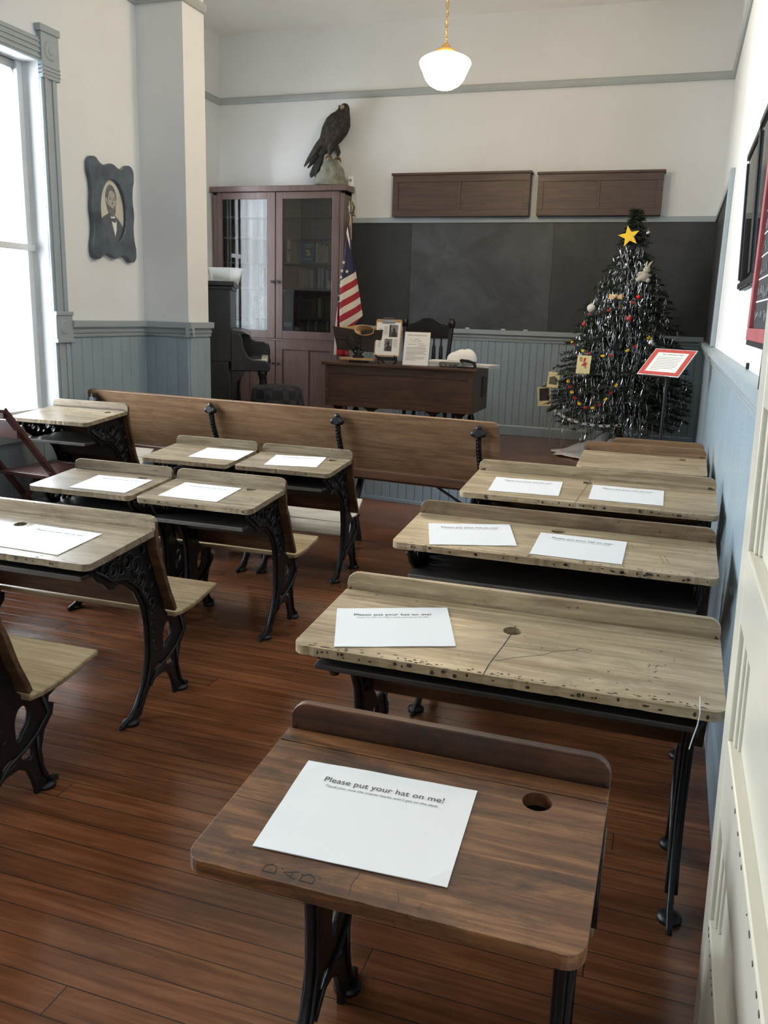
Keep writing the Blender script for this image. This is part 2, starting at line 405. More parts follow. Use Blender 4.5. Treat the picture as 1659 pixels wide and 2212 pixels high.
# wainscots
bead(tname(), (XL, YF), (XL, WINS[1][0]-.15), (1, 0), .17, RZ0)
for (a, b_) in WINS: bead(tname(), (XL, a-.15), (XL, b_+.15), (1, 0), .17, WZ0-.09, .105)
for a, b_ in ((WINS[1][1]+.15, WINS[0][0]-.15), (WINS[0][1]+.15, PY0)): bead(tname(), (XL, a), (XL, b_), (1, 0), .17, RZ0, .105)
bead(tname(), (XL, PY0), (PX, PY0), (0, -1), .17, RZ0, .105)
bead(tname(), (PX, PY0), (PX, PY1), (1, 0), .17, RZ0, .105)
bead(tname(), (XA, YB), (XR, YB), (0, -1), HP+.1, RZ0-.01)
bead(tname(), (XR, .75), (XR, YB), (-1, 0), .17, RZ0-.03)
bead(tname(), (XR, plat_y(XR)), (XA, plat_y(XA)), (-.147, -.989), .03, HP-.03)
run(tname(), (XR, plat_y(XR)), (XA, plat_y(XA)), (-.147, -.989), [(0, 0), (.024, 0), (.024, .03), (0, .03)], 'blue_paint')
run(tname(), (XR, plat_y(XR)), (XA, plat_y(XA)), (-.147, -.989), [(0, HP-.03), (.03, HP-.03), (.036, HP-.015), (.03, HP), (0, HP)], 'floor_boards')
# rails
segs = [((XL, WINS[0][1]+.15), (XL, PY0), (1, 0)), ((XL, WINS[1][1]+.15), (XL, WINS[0][0]-.15), (1, 0)), ((XL, YF), (XL, WINS[1][0]-.15), (1, 0)),
        ((XL, PY0), (PX+.05, PY0), (0, -1)), ((PX, PY0-.05), (PX, PY1), (1, 0)), ((XR, .75), (XR, YB), (-1, 0)), ((XA, YB), (XR, YB), (0, -1)), ((XA, PY1), (XA, AW[0]-.1), (1, 0))]
for p, q, nn in segs:
    dz = -.040 if nn == (-1, 0) else (-.010 if (nn == (0, -1) and p[1] > 8) else .008)
    run(tname(), p, q, nn, [(o, z+dz) for o, z in CHAIR], 'rail_paint')
for p, q, nn in (((XL, YF), (XL, PY0), (1, 0)), ((XL, PY0), (PX+.028, PY0), (0, -1)), ((PX, PY0-.028), (PX, PY1), (1, 0)), ((XA, PY1), (XA, YB), (1, 0)), ((XA, YB), (XR, YB), (0, -1)), ((XR, YF), (XR, YB), (-1, 0))):
    run(tname(), p, q, nn, PICT, 'grey_paint')
for nm, p, q, nn in (('baseboard_left', (XL, YF), (XL, PY0), (1, 0)), ('baseboard_pier', (XL, PY0), (PX+.02, PY0), (0, -1)), ('baseboard_right', (XR, .75), (XR, plat_y(XR)), (-1, 0))):
    run(nm, p, q, nn, BASE, 'blue_paint')
run('baseboard_back', (XA, YB), (XR, YB), (0, -1), BASEP(HP), 'blue_paint')
run('baseboard_platform_right', (XR, plat_y(XR)), (XR, YB), (-1, 0), BASEP(HP), 'blue_paint')
# blackboard top rail on the back wall, and the post that ends the side board
bm = BM(); box(bm, -3.245, XR, YB-.03, YB, 2.294, 2.345); struct(tname(), bm, 'rail_paint', bev=.004)
bm = BM(); box(bm, XR-.03, XR, 6.40, YB, 2.294, 2.345); struct(tname(), bm, 'rail_paint', bev=.004)
bm = BM(); box(bm, XR-.03, XR, 6.27, 6.40, 1.258, 2.40); struct(tname(), bm, 'rail_paint', bev=.004)

# ------------------------------------------------------------------ windows
def window(idx, y0, y1, z0, z1, X, corner=True):
    bm = BM(); box(bm, X-.2, X+.035, y0-.12, y1+.12, z0-.04, z0)
    box(bm, X, X+.03, y0-.1, y1+.1, z0-.10, z0-.045)
    w = struct('window_%d' % idx, bm, 'rail_paint', bev=.004)
    def P(name, fn, mat, bev=.004):
        b2 = BM(); fn(b2); return finish(name, b2, mat, w, bev=bev)
    def side(b2, a, d):
        box(b2, X, X+.018, a, d, z0, z1); box(b2, X, X+.028, a+.02, a+.05, z0, z1); box(b2, X, X+.028, d-.05, d-.02, z0, z1)
    P('casing', lambda b2: side(b2, y1, y1+.14), 'rail_paint'); P('casing', lambda b2: side(b2, y0-.14, y0), 'rail_paint')
    def head(b2):
        box(b2, X, X+.018, y0, y1, z1, z1+.13)
        for k in range(4): box(b2, X, X+.026, y0, y1, z1+.012+k*.03, z1+.028+k*.03)
    P('head_casing', head, 'rail_paint')
    for yy in (y1-.005, y0-.155):
        def blk(b2):
            box(b2, X, X+.034, yy, yy+.16, z1-.09, z1+.17); box(b2, X, X+.045, yy-.015, yy+.165, z1+.165, z1+.205)
            for k in range(3): box(b2, X, X+.04, yy, yy+.16, z1-.07+k*.022, z1-.06+k*.022)
            for r, o in ((.055, .037), (.04, .030), (.025, .042)): lathe(b2, [(r, .03), (r, o), (r*.8, o+.003)], (X, yy+.08, z1+.07), 20, ax='X')
        P('corner_block', blk, 'rail_paint', .003)
        def low(b2):
            box(b2, X, X+.034, yy, yy+.16, 1.16, 1.36); box(b2, X, X+.042, yy-.004, yy+.164, 1.335, 1.36); box(b2, X, X+.042, yy-.004, yy+.164, 1.16, 1.185)
            lathe(b2, [(.045, .03), (.045, .037), (.036, .04)], (X, yy+.08, 1.26), 20, ax='X')
        P('plinth_block', low, 'rail_paint', .003)
    def sash(b2):
        zm = (z0+z1)/2
        for a, d, e, f, xx in ((y0, y1, z0, z0+.07, X-.12), (y0, y1, zm-.02, zm+.02, X-.12), (y0, y1, z1-.05, z1, X-.16), (y0, y0+.045, z0, z1, X-.14), (y1-.045, y1, z0, z1, X-.14), ((y0+y1)/2-.012, (y0+y1)/2+.012, z0, z1, X-.14)):
            box(b2, xx-.018, xx+.018, a, d, e, f)
    P('sash', sash, 'white_sash')
    P('pane', lambda b2: box(b2, X-.142, X-.138, y0, y1, z0, z1), 'pane', 0)
for i, (a, b_) in enumerate(WINS): window(i+1, a, b_, WZ0, WZ1, XL)
window(4, AW[0], AW[1], AW[2], AW[3], XA)
def curtain(y0, y1, z0, z1, X, seed):
    bm = BM(); r = random.Random(seed); nn = 90; rows = []
    for zi in range(7):
        z = z1+(z0-z1)*zi/6; row = []
        for k in range(nn+1):
            u = k/nn; row.append(bm.verts.new((X+.045*math.sin(u*52+.6*math.sin(u*9)+zi*.12)*(.6+.4*math.sin(u*17)), y0+(y1-y0)*u, z)))
        rows.append(row)
    for a in range(6):
        for k in range(nn): bm.faces.new([rows[a][k], rows[a][k+1], rows[a+1][k+1], rows[a+1][k]])
    return finish('sheer_curtain', bm, 'curtain_cloth', smooth=80)
tag(curtain(7.17, 7.86, .75, 3.12, XA+.12, 1), 'white sheer curtain hanging at the alcove window, seen mirrored in the bookcase glass', 'curtain')

# ------------------------------------------------------------------ open door by the camera
def door():
    d = empty('door_1', (.166, 1.50, 0)); d['kind'] = 'structure'
    # local: x 0 = face towards the room, y runs back from the free edge (0) to the hinge (-.83)
    Z = [(1.98, 2.02), (1.66, 1.86), (1.28, 1.54), (1.065, 1.20)]
    rails = [(0, .12), (.30, .40), (.60, .74), (.945, 1.065), (1.29, 1.40), (1.62, 1.74), (1.95, 2.06)]
    bm = BM()
    box(bm, 0, .042, -.095, 0, 0, 2.06); box(bm, 0, .042, -.83, -.735, 0, 2.06)
    for a, b_ in rails: box(bm, 0, .042, -.735, -.095, a, b_)
    finish('door_frame', bm, 'cream_paint', d, bev=.003)
    for k in range(len(rails)-1):
        z0, z1 = rails[k][1], rails[k+1][0]; bm = BM()
        box(bm, .018, .03, -.735, -.095, z0, z1)
        for y0, y1 in ((-.12, -.095), (-.735, -.71)):
            box(bm, .008, .02, y0, y1, z0, z1); box(bm, .013, .02, y0-.012, y1+.012, z0, z1)
        finish('door_panel', bm, 'cream_paint', d, bev=.002)
    bm = BM()
    r = random.Random(3)
    for zz, y0, y1 in ((.742, -.70, -.15), (.402, -.5, -.1)):
        for _ in range(11):
            y = r.uniform(y0, y1); s = r.uniform(.001, .004); obox(bm, (-.0006, y, zz-.006-r.random()*.004), (.0006, 0, 0), (0, s, 0), (0, 0, s*.6))
    finish('chipped_paint', bm, 'chip', d)
    d.rotation_euler = (0, math.radians(-1.4), 0)
door()

# ------------------------------------------------------------------ school desks
IRON_OUT = [(-.285,.640),(-.292,.60),(-.265,.565),(-.228,.545),(-.207,.520),(-.186,.513),(-.165,.528),(-.13,.515),(-.067,.47),(-.028,.405),(-.010,.33),(-.006,.242),(-.016,.173),(-.046,.105),(-.082,.055),(-.118,.024),(-.168,.014),(-.172,0),(-.10,0),(-.060,.012),(-.050,.030),(-.010,.085),(.04,.116),(.095,.116),(.13,.095),(.150,.05),(.160,.015),(.160,0),(.252,0),(.250,.012),(.215,.026),(.195,.069),(.187,.129),(.205,.187),(.243,.223),(.250,.25),(.226,.262),(.232,.284),(.275,.300),(.14,.308),(.100,.352),(.085,.42),(.055,.52),(.022,.62),(.004,.655)]
HOLES = [([(.136,.297),(.152,.277),(.147,.241),(.12,.213),(.097,.196),(.088,.232),(.094,.278),(.114,.299)], True),
         ([(.03,.135),(.06,.165),(.085,.140),(.06,.130)], True), ([(.105,.145),(.14,.170),(.150,.125),(.125,.125)], True)]
HOLES += [(circ(*c), False) for c in ((-.255,.600,.012),(-.222,.588,.017),(-.183,.575,.020),(-.140,.565,.017),(-.105,.585,.022),(-.060,.560,.022),(-.075,.515,.013),(-.035,.500,.020),(-.015,.450,.016),(.012,.540,.016),(.025,.470,.014),(.010,.405,.012),(.035,.405,.012),(.022,.365,.009),(.020,.330,.009),(.028,.295,.009),(.030,.26,.008),(-.155,.615,.011),(-.02,.605,.017),(.045,.225,.008))]
IRON = curve_mesh([(IRON_OUT, False)]+HOLES, .0035, .004)
for p in IRON.polygons: p.use_smooth = True
IRON.set_sharp_from_angle(angle=math.radians(50)); IRON.materials.append(M['iron']); IRON.name = 'side_frame'
def relief():
    bm = BM(); out = [Vector((0, y, z)) for y, z in IRON_OUT]
    for s in (-1, 1):
        for c in ((-.222,.588,.026),(-.183,.575,.028),(-.105,.585,.030),(-.060,.560,.030),(-.035,.500,.028),(-.015,.450,.022),(.02,.40,.018)):
            tube(bm, [(s*.009, c[0]+c[2]*math.cos(a*PI/7), c[1]+c[2]*math.sin(a*PI/7)) for a in range(14)], .0038, 5, closed=True)
        tube(bm, [(s*.010, y, z) for y, z in ((-.28,.60),(-.20,.545),(-.12,.530),(-.05,.475),(-.008,.40),(.006,.30),(.006,.20),(-.02,.12),(-.08,.045))], .006, 6)
        tube(bm, [(s*.010, y, z) for y, z in ((.20,.30),(.225,.235),(.17,.19),(.12,.165),(.05,.145),(-.005,.10))], .006, 6)
        tube(bm, [(s*.010, y, z) for y, z in ((.17,.19),(.175,.11),(.19,.05),(.225,.012))], .006, 6)
    for y0, y1 in ((-.175, -.055), (.155, .255)):
        lathe(bm, [(.001, .0), (.030, .0), (.030, .010), (.016, .016), (.001, .018)], ((0), (y0+y1)/2, 0), 14)
    me = bpy.data.meshes.new('relief'); bm.to_mesh(me); bm.free()
    for p in me.polygons: p.use_smooth = True
    me.materials.append(M['iron']); return me
RELIEF = relief()
SLOPE = .08
def tri_plate(bm, outer, holes, th, zf, mi=0):
    """flat plate with holes; zf(y) gives the top height"""
    vs = []; es = []
    for loop in [outer]+holes:
        L_ = [bm.verts.new((x, y, 0)) for x, y in loop]; vs += L_
        es += [bm.edges.new((L_[i], L_[(i+1) % len(L_)])) for i in range(len(L_))]
    r = bmesh.ops.triangle_fill(bm, edges=es, use_beauty=True, normal=(0, 0, 1))
    fs = [g for g in r['geom'] if isinstance(g, bmesh.types.BMFace)]
    ex = bmesh.ops.extrude_face_region(bm, geom=fs)
    for v in [g for g in ex['geom'] if isinstance(g, bmesh.types.BMVert)]: v.co.z = -th
    allv = set(vs) | {g for g in ex['geom'] if isinstance(g, bmesh.types.BMVert)}
    for v in allv: v.co.z += zf(v.co.y)
def bent_board(bm, W, prof, th, rc, nx=14, mi=0):
    """upright board bent along prof [(y,z)] top to bottom with rounded top corners"""
    xs = [-W/2+rc*(1-math.cos(PI/2*k/5)) for k in range(6)]; xs += [-x for x in xs[::-1]]
    P = [Vector((0, y, z)) for y, z in prof]; ln = [0]
    for i in range(1, len(P)): ln.append(ln[-1]+(P[i]-P[i-1]).length)
    def at(s):
        for i in range(1, len(P)):
            if s <= ln[i]+1e-9:
                t = (s-ln[i-1])/(ln[i]-ln[i-1]); a = P[max(i-2, 0)]; d = (P[i]-P[i-1]).normalized()
                return P[i-1].lerp(P[i], t), Vector((0, -d.z, d.y))
        return P[-1], Vector((0, 1, 0))
    nv = 12; F = []; Bk = []
    for x in xs:
        dx = W/2-abs(x); s0 = rc-math.sqrt(max(0, rc*rc-(rc-dx)**2)) if dx < rc else 0
        f = []; b_ = []
        for k in range(nv+1):
            s = s0+(ln[-1]-s0)*k/nv; p, nn = at(s)
            f.append(bm.verts.new((x, p.y, p.z))); q = p+nn*th; b_.append(bm.verts.new((x, q.y, q.z)))
        F.append(f); Bk.append(b_)
    m = len(xs)
    for i in range(m-1):
        for k in range(nv):
            bm.faces.new([F[i][k], F[i+1][k], F[i+1][k+1], F[i][k+1]]); bm.faces.new([Bk[i][k], Bk[i][k+1], Bk[i+1][k+1], Bk[i+1][k]])
        bm.faces.new([F[i][0], Bk[i][0], Bk[i+1][0], F[i+1][0]]); bm.faces.new([F[i][nv], F[i+1][nv], Bk[i+1][nv], Bk[i][nv]])
    for k in range(nv):
        bm.faces.new([F[0][k], F[0][k+1], Bk[0][k+1], Bk[0][k]]); bm.faces.new([F[-1][k], Bk[-1][k], Bk[-1][k+1], F[-1][k+1]])
def desk(cx, yb, W, hb, D, holes, top, label, seed, lip='same', seat_up=0, lean=.105, drop=.115, inset=.03, slats=None, key_edge=True):
    r = random.Random(seed); t = empty('school_desk', (cx, yb, 0)); tag(t, label, 'desk', 'cast iron school desks')
    k = hb/.673; ky = D/.36; zf = lambda y: hb+SLOPE*y
    bm = BM(); rc = .028; strip = .040
    # front leaf: rounded front corners and a nibbled front edge
    o = [(W/2, -strip-.0025)]
    o += [(-W/2, -strip-.0025)]
    o += [(-W/2+rc-rc*math.cos(a), -D+rc-rc*math.sin(a)) for a in [PI/2*i/6 for i in range(7)]]
    nn = int(W/.014)
    for i in range(1, nn): o.append((-W/2+rc+(W-2*rc)*i/nn, -D+max(0, r.gauss(.0004, .0005 if top == 'walnut' else .0011))))
    o += [(W/2-rc+rc*math.sin(a), -D+rc-rc*math.cos(a)) for a in [PI/2*i/6 for i in range(7)]]
    tri_plate(bm, o, [circ(hx, hy, .0225, 20) for hx, hy in holes], .022, zf)
    tri_plate(bm, [(-W/2, -strip), (W/2, -strip), (W/2, -.0025), (-W/2, -.0025)], [], .022, zf)
    finish('desktop', bm, top, t, bev=.0045, seg=3)
    # seat back board: rises above the desktop as a lip
    bm = BM(); zs = .345*k
    prof = [(.004, hb+.046), (.004, hb-.02), (.012, hb-.09), (.034, (hb+zs)/2+.03), (.066, zs+.10), (lean-.006, zs+.03), (lean+.006, zs)]
    bent_board(bm, W, prof, .017, .03)
    bmesh.ops.recalc_face_normals(bm, faces=bm.faces)
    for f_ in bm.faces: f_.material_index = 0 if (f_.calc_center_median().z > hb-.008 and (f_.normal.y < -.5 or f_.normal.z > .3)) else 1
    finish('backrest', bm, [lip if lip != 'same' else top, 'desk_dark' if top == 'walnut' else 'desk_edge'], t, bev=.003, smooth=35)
    bm = BM(); zl = hb-drop*k
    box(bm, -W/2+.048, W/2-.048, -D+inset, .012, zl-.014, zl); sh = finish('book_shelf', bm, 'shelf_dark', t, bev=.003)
    if top != 'walnut' and key_edge:
        bm = BM(); box(bm, -W/2+.05, W/2-.05, -D+inset-.004, -D+inset+.004, zl-.016, zl+.001); finish('shelf_edge', bm, 'shelf_grey', sh, bev=.002)
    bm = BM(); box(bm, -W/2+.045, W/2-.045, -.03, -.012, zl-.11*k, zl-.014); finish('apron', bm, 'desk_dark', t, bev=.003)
    # seat
    bm = BM(); ys0, ys1 = .118, .118+.325*max(.9, ky); ru = 6; o = []
    P = [(ys0, zs-.008), (ys0+.05, zs-.014), (ys0+.14, zs-.012), (ys0+.24, zs+.004), (ys1-.02, zs+.014), (ys1, zs+.006)]
    Ws = W-.01; st = []
    for y, z in P:
        w = Ws/2-(.012 if y > ys1-.01 else 0); st.append([bm.verts.new((x, y, z-d)) for x, d in ((-w, 0), (w, 0), (w, .018), (-w, .018))])
    for i in range(len(st)-1):
        for q in range(4): bm.faces.new([st[i][q], st[i][(q+1) % 4], st[i+1][(q+1) % 4], st[i+1][q]])
    bm.faces.new(st[0]); bm.faces.new(st[-1][::-1])
    if slats:
        bm.free(); s = None; an, dr = slats; p0 = Vector((0, .105, zs-dr)); d = Vector((0, math.cos(an), math.sin(an))); nn_ = Vector((0, -math.sin(an), math.cos(an)))
        for i in range(3):
            bm = BM(); obox(bm, p0+d*(.046+.094*i), (W/2-.05, 0, 0), d*.0455, nn_*.008); finish('seat_slat', bm, 'seat_glare', t, bev=.003)
        bm = BM()
        for sx in (-1, 1): obox(bm, p0+d*.14+Vector((sx*(W/2-.08), 0, 0))-nn_*.0145, (.012, 0, 0), d*.14, nn_*.006)
        bm2 = bm; finish('seat_support', bm, 'iron', t)
    else: s = finish('seat', bm, 'seat_wood', t, bev=.004, smooth=30)
    if seat_up and s:
        s.location = (0, ys0, zs); s.rotation_euler = (seat_up, 0, 0)
        for v in s.data.vertices: v.co.y -= ys0; v.co.z -= zs
    for sx in (-1, 1):
        f = link_mesh('side_frame', IRON, t, (sx*(W/2-.045), 0, 0), (PI/2, 0, PI/2), (ky, k*.998, 1))
        q = link_mesh('scrollwork', RELIEF, f); q.rotation_euler = (0, 0, 0)
        q.matrix_local = Matrix(((0, 1, 0, 0), (0, 0, 1, 0), (1, 0, 0, 0), (0, 0, 0, 1)))
    return t
def edge_wear(key, cnt, seed):
    cx, yb, W, hb, D = DESKS[key][:5]; r = random.Random(seed); bm = BM()
    root = [o for o in C.objects if o.type == 'EMPTY' and o.name.startswith('school_desk') and abs(o.location.y-yb) < 1e-4 and abs(o.location.x-cx) < 1e-4][0]
    for _ in range(cnt):
        x = r.uniform(-W/2+.04, W/2-.03); y = -D+.002+abs(r.gauss(0, .012)); n_ = r.randint(5, 7); a = r.uniform(.002, .007); b_ = r.uniform(.001, .0035)
        if y > -D+.006: z = hb+SLOPE*y; bm.faces.new([bm.verts.new((x+a*math.cos(2*PI*k/n_)*r.uniform(.6, 1.2), y+b_*math.sin(2*PI*k/n_)*r.uniform(.6, 1.2), z+.0004)) for k in range(n_)])
        else:
            z = hb-SLOPE*D-r.uniform(.006, .014); bm.faces.new([bm.verts.new((x+a*math.cos(2*PI*k/n_), -D-.0012, z+b_*1.6*math.sin(2*PI*k/n_))) for k in range(n_)])
    finish('edge_nicks', bm, 'nick', root, recalc=False)
R_ = 'oak_worn'; G_ = 'oak_grey'
DESKS = {}
def D_(key, *a, **k): DESKS[key] = a; return desk(*a[:7], k.pop('label'), k.pop('seed'), **k)
D_('D1', -.300, 1.248, .545, .700, .352, [(.171, -.070)], 'walnut', label='dark brown single school desk with carved initials, nearest to the camera', seed=1, lip='walnut_dark', inset=.17)
D_('D2', -.300, 2.035, .940, .689, .352, [(0, -.115)], R_, label='pale double school desk with a cracked top, next behind the dark brown single desk', seed=2, key_edge=False, drop=.075, inset=.02, seat_up=1.3)
D_('D3', -.311, 2.872, 1.00, .717, .335, [(0, -.048)], R_, label='pale double school desk with two papers and dark nicks, second pale one from the camera', seed=3, seat_up=1.3, lip='oak_lip', drop=.135, inset=.045)
D_('D4', -.275, 3.630, .980, .754, .370, [(-.01, -.062)], R_, label='pale double school desk with two papers and a split by its inkwell', seed=4, drop=.135, inset=.045)
D_('D5', -.098, 4.540, .605, .745, .360, [(.196, -.062)], R_, label='single school desk with no paper, by the right wall behind the pale double desks', seed=5, lip='bench_wood')
D_('D6', -.040, 5.130, .510, .697, .360, [(.16, -.062)], R_, label='farthest school desk of the right row, only its back rail showing', seed=6, lip='bench_wood')
D_('A', -2.080, 2.402, .940, .672, .355, [(0, -.10)], G_, label='large desk at the left edge with a sunlit paper and battered front edge', seed=7, drop=.08)
D_('E', -2.080, 1.660, .940, .672, .355, [(0, -.10)], G_, label='desk cut off at the left edge, only its seat, back and iron foot showing', seed=8)
D_('B', -1.810, 3.288, .540, .656, .325, [(.135, -.052)], G_, label='single grey-brown desk at the aisle, next in front of the large left desk', seed=9)
D_('G', -2.368, 3.285, .525, .656, .320, [(.145, -.052)], G_, label='single grey-brown desk with a glaring top, left neighbour of the aisle desk in its pair', seed=10)
D_('C', -1.825, 4.160, .530, .654, .325, [(.178, -.052)], G_, label='small desk at the aisle just behind the long bench, right one of its pair', seed=11, slats=(.66, .14))
D_('H', -2.368, 4.150, .510, .660, .350, [(.20, -.052)], G_, label='small desk just behind the long bench, left one of its pair', seed=12, slats=(.66, .14))
D_('F', -3.390, 4.400, .550, .785, .390, [(.19, -.07)], G_, label='tall single desk beside the bright window with sun glare on its empty top', seed=13, slats=(.5, .04), drop=.135, inset=.045)

# ------------------------------------------------------------------ papers lying on the desks
def paper_text(): return text_mesh([('Please put your hat on me!', .0178, 0, .062, 0, 0, 'CENTER'), ("Thank you, now the crayon marks won't get on the desk.", .0078, 0, .0495, .22, 1, 'CENTER')], ['ink', 'ink_mid'])
PT = paper_text()
def sheet_mesh(w, h, t, seed=0):
    bm = BM(); r = random.Random(seed); nx, ny = 8, 6; g = []
    for j in range(ny+1):
        g.append([bm.verts.new((-w/2+w*i/nx, -h/2+h*j/ny, t+(r.random()*.0012 if (i in (0, nx) or j in (0, ny)) else 0))) for i in range(nx+1)])
    for j in range(ny):
        for i in range(nx): bm.faces.new([g[j][i], g[j][i+1], g[j+1][i+1], g[j+1][i]])
    bot = [bm.verts.new(p) for p in ((-w/2, -h/2, 0), (w/2, -h/2, 0), (w/2, h/2, 0), (-w/2, h/2, 0))]
    bm.faces.new(bot[::-1])
    bm.faces.new([bot[0], bot[1]]+g[0][::-1]); bm.faces.new([bot[2], bot[3]]+g[ny]); 
    bm.faces.new([bot[1], bot[2]]+[g[j][nx] for j in range(ny, -1, -1)]); bm.faces.new([bot[3], bot[0]]+[g[j][0] for j in range(ny+1)])
    return bm
def paper(x, y, th, key, label, seed):
    yb, hb = DESKS[key][1], DESKS[key][3]
    o = finish('paper_sign', sheet_mesh(.2794, .2159, .0008, seed), 'paper'); tag(o, label, 'paper', 'hat papers on the desks')
    o.matrix_world = Matrix.Translation((x, y, hb+SLOPE*(y-yb)+.0010)) @ Matrix.Rotation(math.atan(SLOPE), 4, 'X') @ Matrix.Rotation(math.radians(th), 4, 'Z')
    c = link_mesh('printed_text', PT, o, (0, 0, .0016)); c['label'] = 'dark printed lettering'
paper(-.356, 1.059, 2.2, 'D1', 'white printed paper on the dark brown single desk nearest the camera', 1)
paper(-.576, 1.846, 19.9, 'D2', 'lone white printed paper on the cracked pale double desk', 2)
paper(-.581, 2.690, 16.8, 'D3', 'left white paper on the second pale double desk, skewed', 3)
paper(-.225, 2.676, -.6, 'D3', 'right white paper on the second pale double desk, creased', 4)
paper(-.521, 3.425, 2.8, 'D4', 'left white paper on the third pale double desk', 5)
paper(-.123, 3.432, .6, 'D4', 'right white paper on the third pale double desk, touching its inkwell hole', 6)
paper(-1.860, 3.123, -.3, 'B', 'white paper on the single grey-brown aisle desk', 7)
paper(-2.295, 3.105, 1.5, 'G', 'white paper on the glaring desk left of the grey-brown aisle desk', 11)
paper(-1.822, 4.020, 8.4, 'C', 'white paper on the small aisle desk just behind the bench', 8)
paper(-2.250, 4.000, 1.6, 'H', 'white paper on the small desk just behind the bench, left one of its pair', 9)
paper(-1.890, 2.200, -1.5, 'A', 'sunlit white paper on the large desk at the left edge', 10)
# carvings cut into the dark desk, and the crack and scratches of the pale one
def carve(key, lines, mat, rad, name):
    yb, hb, cx = DESKS[key][1], DESKS[key][3], DESKS[key][0]; bm = BM()
    root = [o for o in C.objects if o.type == 'EMPTY' and o.name.startswith('school_desk') and abs(o.location.y-yb) < 1e-4 and abs(o.location.x-cx) < 1e-4][0]
    for ln in lines:
        if len(ln) > 1: tube(bm, [(x, y, hb+SLOPE*y-rad*.35) for x, y in ln], rad, 5)
    finish(name, bm, mat, root)
def glyph(ch, x, y, s):
    G = {'D': [[(0, 0), (0, 1), (.5, .95), (.75, .5), (.5, .05), (0, 0)]], 'A': [[(0, 0), (.35, 1), (.7, 0)], [(.15, .4), (.55, .4)]], '.': [[(0, 0), (.08, .08)]]}
    return [[(x+(1-py)*s*.9, y+px*s) for px, py in ln] for ln in G[ch]]
L_ = []
for ch, x_, y_ in (('D', -.158, -.340), ('A', -.128, -.341), ('D', -.102, -.341)): L_ += glyph(ch, x_, y_, .021) + [[(x_+.024, y_+.012), (x_+.026, y_+.012)]]
carve('D1', L_, 'black', .0011, 'carved_initials')
carve('D1', [[(-.03, -.345), (-.034, -.325), (-.030, -.300)], [(.035, -.335), (.028, -.318)], [(-.268, -.205), (-.20, -.207)]], 'black', .0007, 'scratches')
carve('D2', [[(0, -.137), (-.006, -.20), (-.012, -.25), (-.018, -.30), (-.020, -.350)], [(0, -.093), (.003, -.085)]], 'black', .0014, 'crack')
carve('D2', [[(-.004, -.20), (.06, -.195), (.11, -.19), (.09, -.215), (.03, -.25), (-.008, -.28)], [(.11, -.19), (.16, -.165)], [(.16, -.155), (.19, -.16), (.185, -.170), (.155, -.168), (.16, -.155)], [(.31, -.19), (.345, -.185)], [(.315, -.2), (.318, -.18)], [(.33, -.2), (.333, -.18)]], 'desk_dark', .0008, 'scratches')
carve('D4', [[(-.01, -.085), (-.016, -.16), (-.022, -.25), (-.03, -.365)], [(-.008, -.04), (-.008, 0)]], 'black', .0012, 'crack')
carve('D3', [[(.33, -.18), (.345, -.25)], [(.345, -.18), (.36, -.24)], [(.24, -.10), (.25, -.14)], [(.14, -.05), (.4, -.06)]], 'desk_dark', .0008, 'scratches')
for k_, c_ in (('D2', 110), ('D3', 90), ('D4', 50), ('B', 30), ('C', 26), ('A', 50)): edge_wear(k_, c_, c_)
# string hanging from the pale front desk
bm = BM(); tube(bm, [(.118, 1.700, .682), (.120, 1.678, .655), (.118, 1.678, .63), (.112, 1.678, .60), (.108, 1.679, .575)], .0012, 6); tag(finish('string', bm, 'chalk'), 'thin white string hanging off the front edge of the cracked pale desk', 'string')

# ------------------------------------------------------------------ recitation bench
def bench():
    L = 2.88; ang = math.atan2(-.31, 2.86); t = empty('recitation_bench', (-3.72, 4.81, 0), ang)
    tag(t, 'long brown wooden bench with black iron straps, across the room before the platform', 'bench')
    bm = BM(); g = empty  # back board slanting forward
    prof = [(0, .855), (.02, .78), (.06, .66), (.10, .56), (.125, .50)]
    bent_board(bm, L, prof, .02, .03); 
    for v in bm.verts: v.co.x += L/2
    finish('backrest', bm, 'bench_wood', t, bev=.003, smooth=35)
    bm = BM(); box(bm, .01, L-.01, .105, .128, .452, .498); finish('back_rail', bm, 'bench_dark', t, bev=.004)
    bm = BM(); box(bm, 0, L, .14, .50, .435, .458); finish('seat', bm, 'bench_wood', t, bev=.005)
    for s in (.07, 1.02, 1.914, 2.777):
        bm = BM()
        lathe(bm, [(.001, -.03), (.020, -.03), (.030, -.018), (.030, -.004), (.02, .004), (.001, .004)], (s, -.002, .795), 14, ax='Y')
        for dx, dz in ((-.026, -.004), (.026, -.004), (0, .026)): ball(bm, (s+dx, -.016, .795+dz), .019, (1, .8, 1))
        pts = [(s, -.012, .79), (s, .008, .70), (s, .048, .60), (s, .09, .50), (s, .115, .42)]
        for i in range(len(pts)-1): bar(bm, pts[i], pts[i+1], .026, .018, (0, 1, 0))
        for i in range(11):
            f = i/10; y, z = -.026+.075*f, .765-.2*f; ball(bm, (s, y-.002, z), .0055)
        finish('iron_strap', bm, 'iron', t, smooth=40)
        bm = BM(); bar(bm, (s, .12, .43), (s, .17, .22), .035, .03); bar(bm, (s, .17, .22), (s, .08, 0), .035, .03); bar(bm, (s, .34, .43), (s, .23, .22), .035, .03); bar(bm, (s, .23, .22), (s, .31, 0), .035, .03); bar(bm, (s, .15, .22), (s, .25, .22), .035, .05); bar(bm, (s, .1, .427), (s, .5, .427), .035, .018)
        finish('leg', bm, 'iron', t, bev=.004)
    bm = BM(); tube(bm, [(2.47, .16, .445), (2.76, .22, .27)], .008, 8); finish('brace', bm, 'iron', t, smooth=40)
bench()

